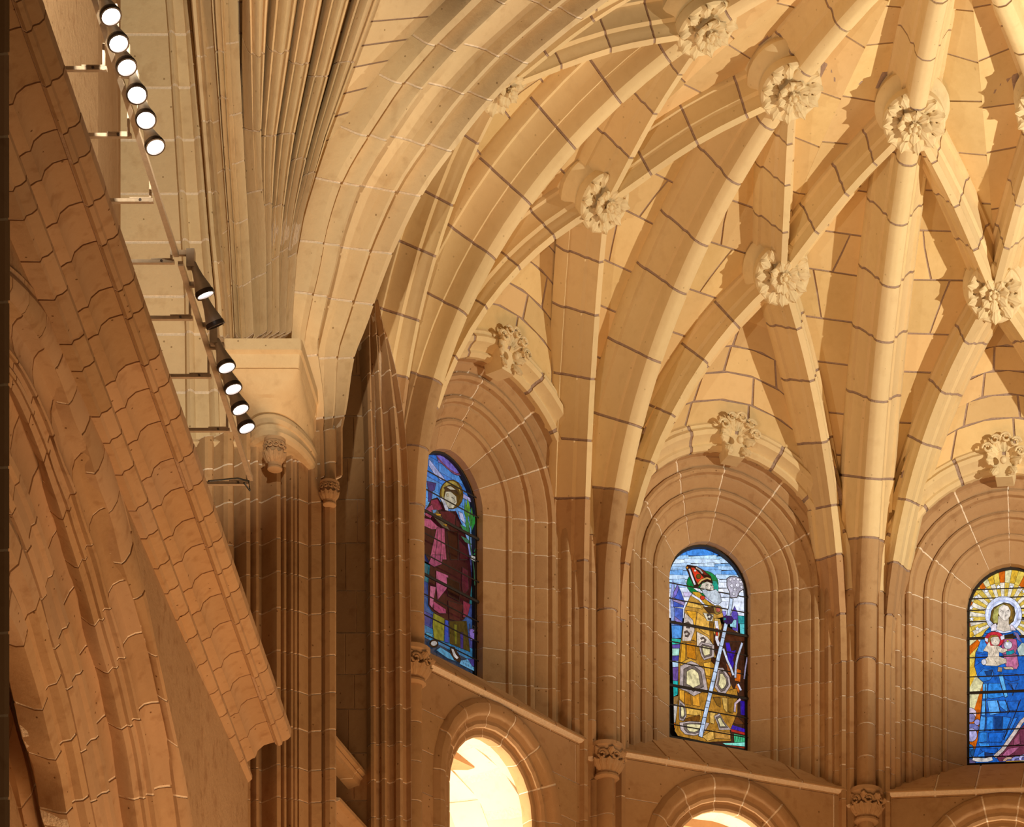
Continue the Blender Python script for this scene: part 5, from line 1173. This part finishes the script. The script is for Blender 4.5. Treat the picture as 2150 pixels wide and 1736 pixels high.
# blue scrolls, skull and foot, date panel
W1.pane(E_(150, 1100, 250, 1130, 230, 1170, 150, 1160), '#4aa0c0'); W1.pane(E_(300, 1360, 360, 1320, 520, 1420, 640, 1540, 470, 1480), '#4f9cc4'); W1.pane(E_(660, 1510, 770, 1490, 920, 1640, 900, 1690, 640, 1560), '#6cb0dc'); W1.pane(E_(760, 1490, 930, 1500, 930, 1630, 820, 1590), '#4a3c8a')
W1.ell(*P1(E_, 262, 1265), 9, 8, '#2a140c', n=14); W1.ell(*P1(E_, 262, 1262), 7, 6, '#cfc6c0', n=14, lead=0)
W1.pane(E_(500, 1310, 560, 1320, 650, 1480, 640, 1540, 560, 1500, 500, 1400), '#2f1810'); W1.pane(E_(505, 1330, 545, 1340, 580, 1420, 625, 1470, 600, 1500, 550, 1460), '#d8d0cc', lead=0)
W1.pane(E_(770, 1060, 920, 1040, 920, 1180, 800, 1220), '#8f70c4')
# halo, head, tonsure
W1.ell(*P1(C_, 515, 760), 24.5, 30, '#6a4c14', n=22); W1.ell(*P1(C_, 505, 735), 20, 25, '#b09848', n=22, lead=.004); W1.ell(*P1(C_, 520, 770), 17, 22, '#5a4014', n=20, lead=.004)
W1.pane(C_(430, 720, 500, 720, 580, 790, 590, 880, 540, 960, 480, 960, 430, 900, 400, 850), '#c9c0a8', lead=.005); W1.pane(C_(400, 660, 470, 630, 580, 680, 620, 760, 560, 740, 480, 700, 430, 720), '#4a3624', lead=.004); W1.pane(C_(440, 650, 500, 640, 570, 690, 500, 690), '#d8ccb0', lead=.003)
W1.line(C_(510, 800, 550, 820), .008); W1.line(C_(550, 830, 570, 870, 550, 880), .006); W1.strip(C_(505, 905, 540, 905), .012, '#8a5a48', lead=0); W1.ell(*P1(C_, 455, 770), 2.4, 3.6, '#b8a888', n=10, lead=.003); W1.ell(*P1(C_, 535, 828), 1.3, 1.1, '#3a2c20', n=8, lead=0)
W1.pane(C_(340, 810, 380, 800, 460, 960, 460, 1000, 420, 990, 380, 880), '#d0d0e0', lead=.005); W1.pane(C_(610, 1010, 670, 1040, 710, 1190, 640, 1120), '#c4c8f0')
# book and hands
W1.pane(C_(220, 1000, 300, 990, 480, 1280, 380, 1230, 240, 1080), '#6a5a40'); W1.pane(C_(280, 1040, 350, 1050, 350, 1070, 290, 1070), '#d89a28', lead=.003); W1.pane(C_(380, 1190, 440, 1200, 430, 1230), '#d0922c', lead=.003); W1.pane(C_(230, 990, 290, 985, 280, 1020, 240, 1040), '#5a8ab8', lead=.003)
# palm
for k, (x0, y0, x1, y1, c) in enumerate(((740, 820, 760, 1100, '#6aa02c'), (700, 850, 740, 1200, '#4f8a3c'), (800, 950, 780, 1250, '#3c8a3c'), (840, 1060, 800, 1290, '#2f9a40'), (630, 1200, 760, 1330, '#2f8a50'), (640, 1370, 800, 1500, '#3f7a5a'), (720, 1080, 750, 1320, '#3a8a48'), (920, 1480, 830, 1600, '#1f8a4a'), (900, 1620, 820, 1640, '#1c7a40'))):
    mx, my = (x0+x1)/2, (y0+y1)/2; dx, dy = x1-x0, y1-y0; l = math.hypot(dx, dy); nx, ny = -dy/l*28, dx/l*28
    W1.pane(C_(x0, y0, mx+nx, my+ny, x1, y1, mx-nx, my-ny), c, lead=.005)
W1.strip(C_(760, 1250, 770, 1500, 800, 1650)+E_(830, 200, 840, 420), .018, '#2a5a3c')
W1.strip(C_(790, 1680, 850, 1700), .05, '#d8d4cc'); W1.strip(E_(780, 20, 850, 60), .04, '#d0ccc4')
W1.bars([24.5, 24.78, 25.08, 25.37, 25.67, 25.97, 26.3, 26.62, 26.9], heavy=(25.37, 26.3))
def text_on(win, s, px, py, size, label):
    cu = bpy.data.curves.new('lettering', 'FONT'); cu.body = s; cu.size = size; cu.align_x = 'CENTER'; cu.extrude = .001
    t = bpy.data.objects.new('tmp', cu); COL.objects.link(t); bpy.context.view_layer.update()
    me = bpy.data.meshes.new_from_object(t.evaluated_get(bpy.context.evaluated_depsgraph_get())); bpy.data.objects.remove(t)
    me.materials.clear(); me.materials.append(M['lead']); o = bpy.data.objects.new('lettering', me); COL.objects.link(o)
    x, z = win.loc((px, py)); p = facet(win.th, x, WAP+.008, z); a = math.radians(win.th+PSI)
    X = Vector((math.cos(a), math.sin(a), 0)); Z = Vector((0, 0, 1)); N = X.cross(Z)
    tfm(o, Matrix((X, Z, N)).transposed(), p, win.o); return o
text_on(W1, '1976', 991, 1334, .17, '')
# saint name strokes on the scroll and the painter's strokes
for k in range(9): W1.line([(967+3.2*k, 1392+1.6*k), (968+3.2*k, 1397+1.6*k)], .007, name='lettering')
for k in range(3): W1.line([(972+3.5*k, 1389+1.6*k), (974+3.5*k, 1391+1.6*k)], .007, name='lettering')

for th in (60, 30, 0, -30):
    a = facet(th, .1, 9.15, 20.9); L = bpy.data.lights.new('gallery_lamp', 'POINT'); L.energy = 300; L.color = (1, .86, .62); L.shadow_soft_size = .12
    o = bpy.data.objects.new('gallery_lamp', L); COL.objects.link(o); o.location = a
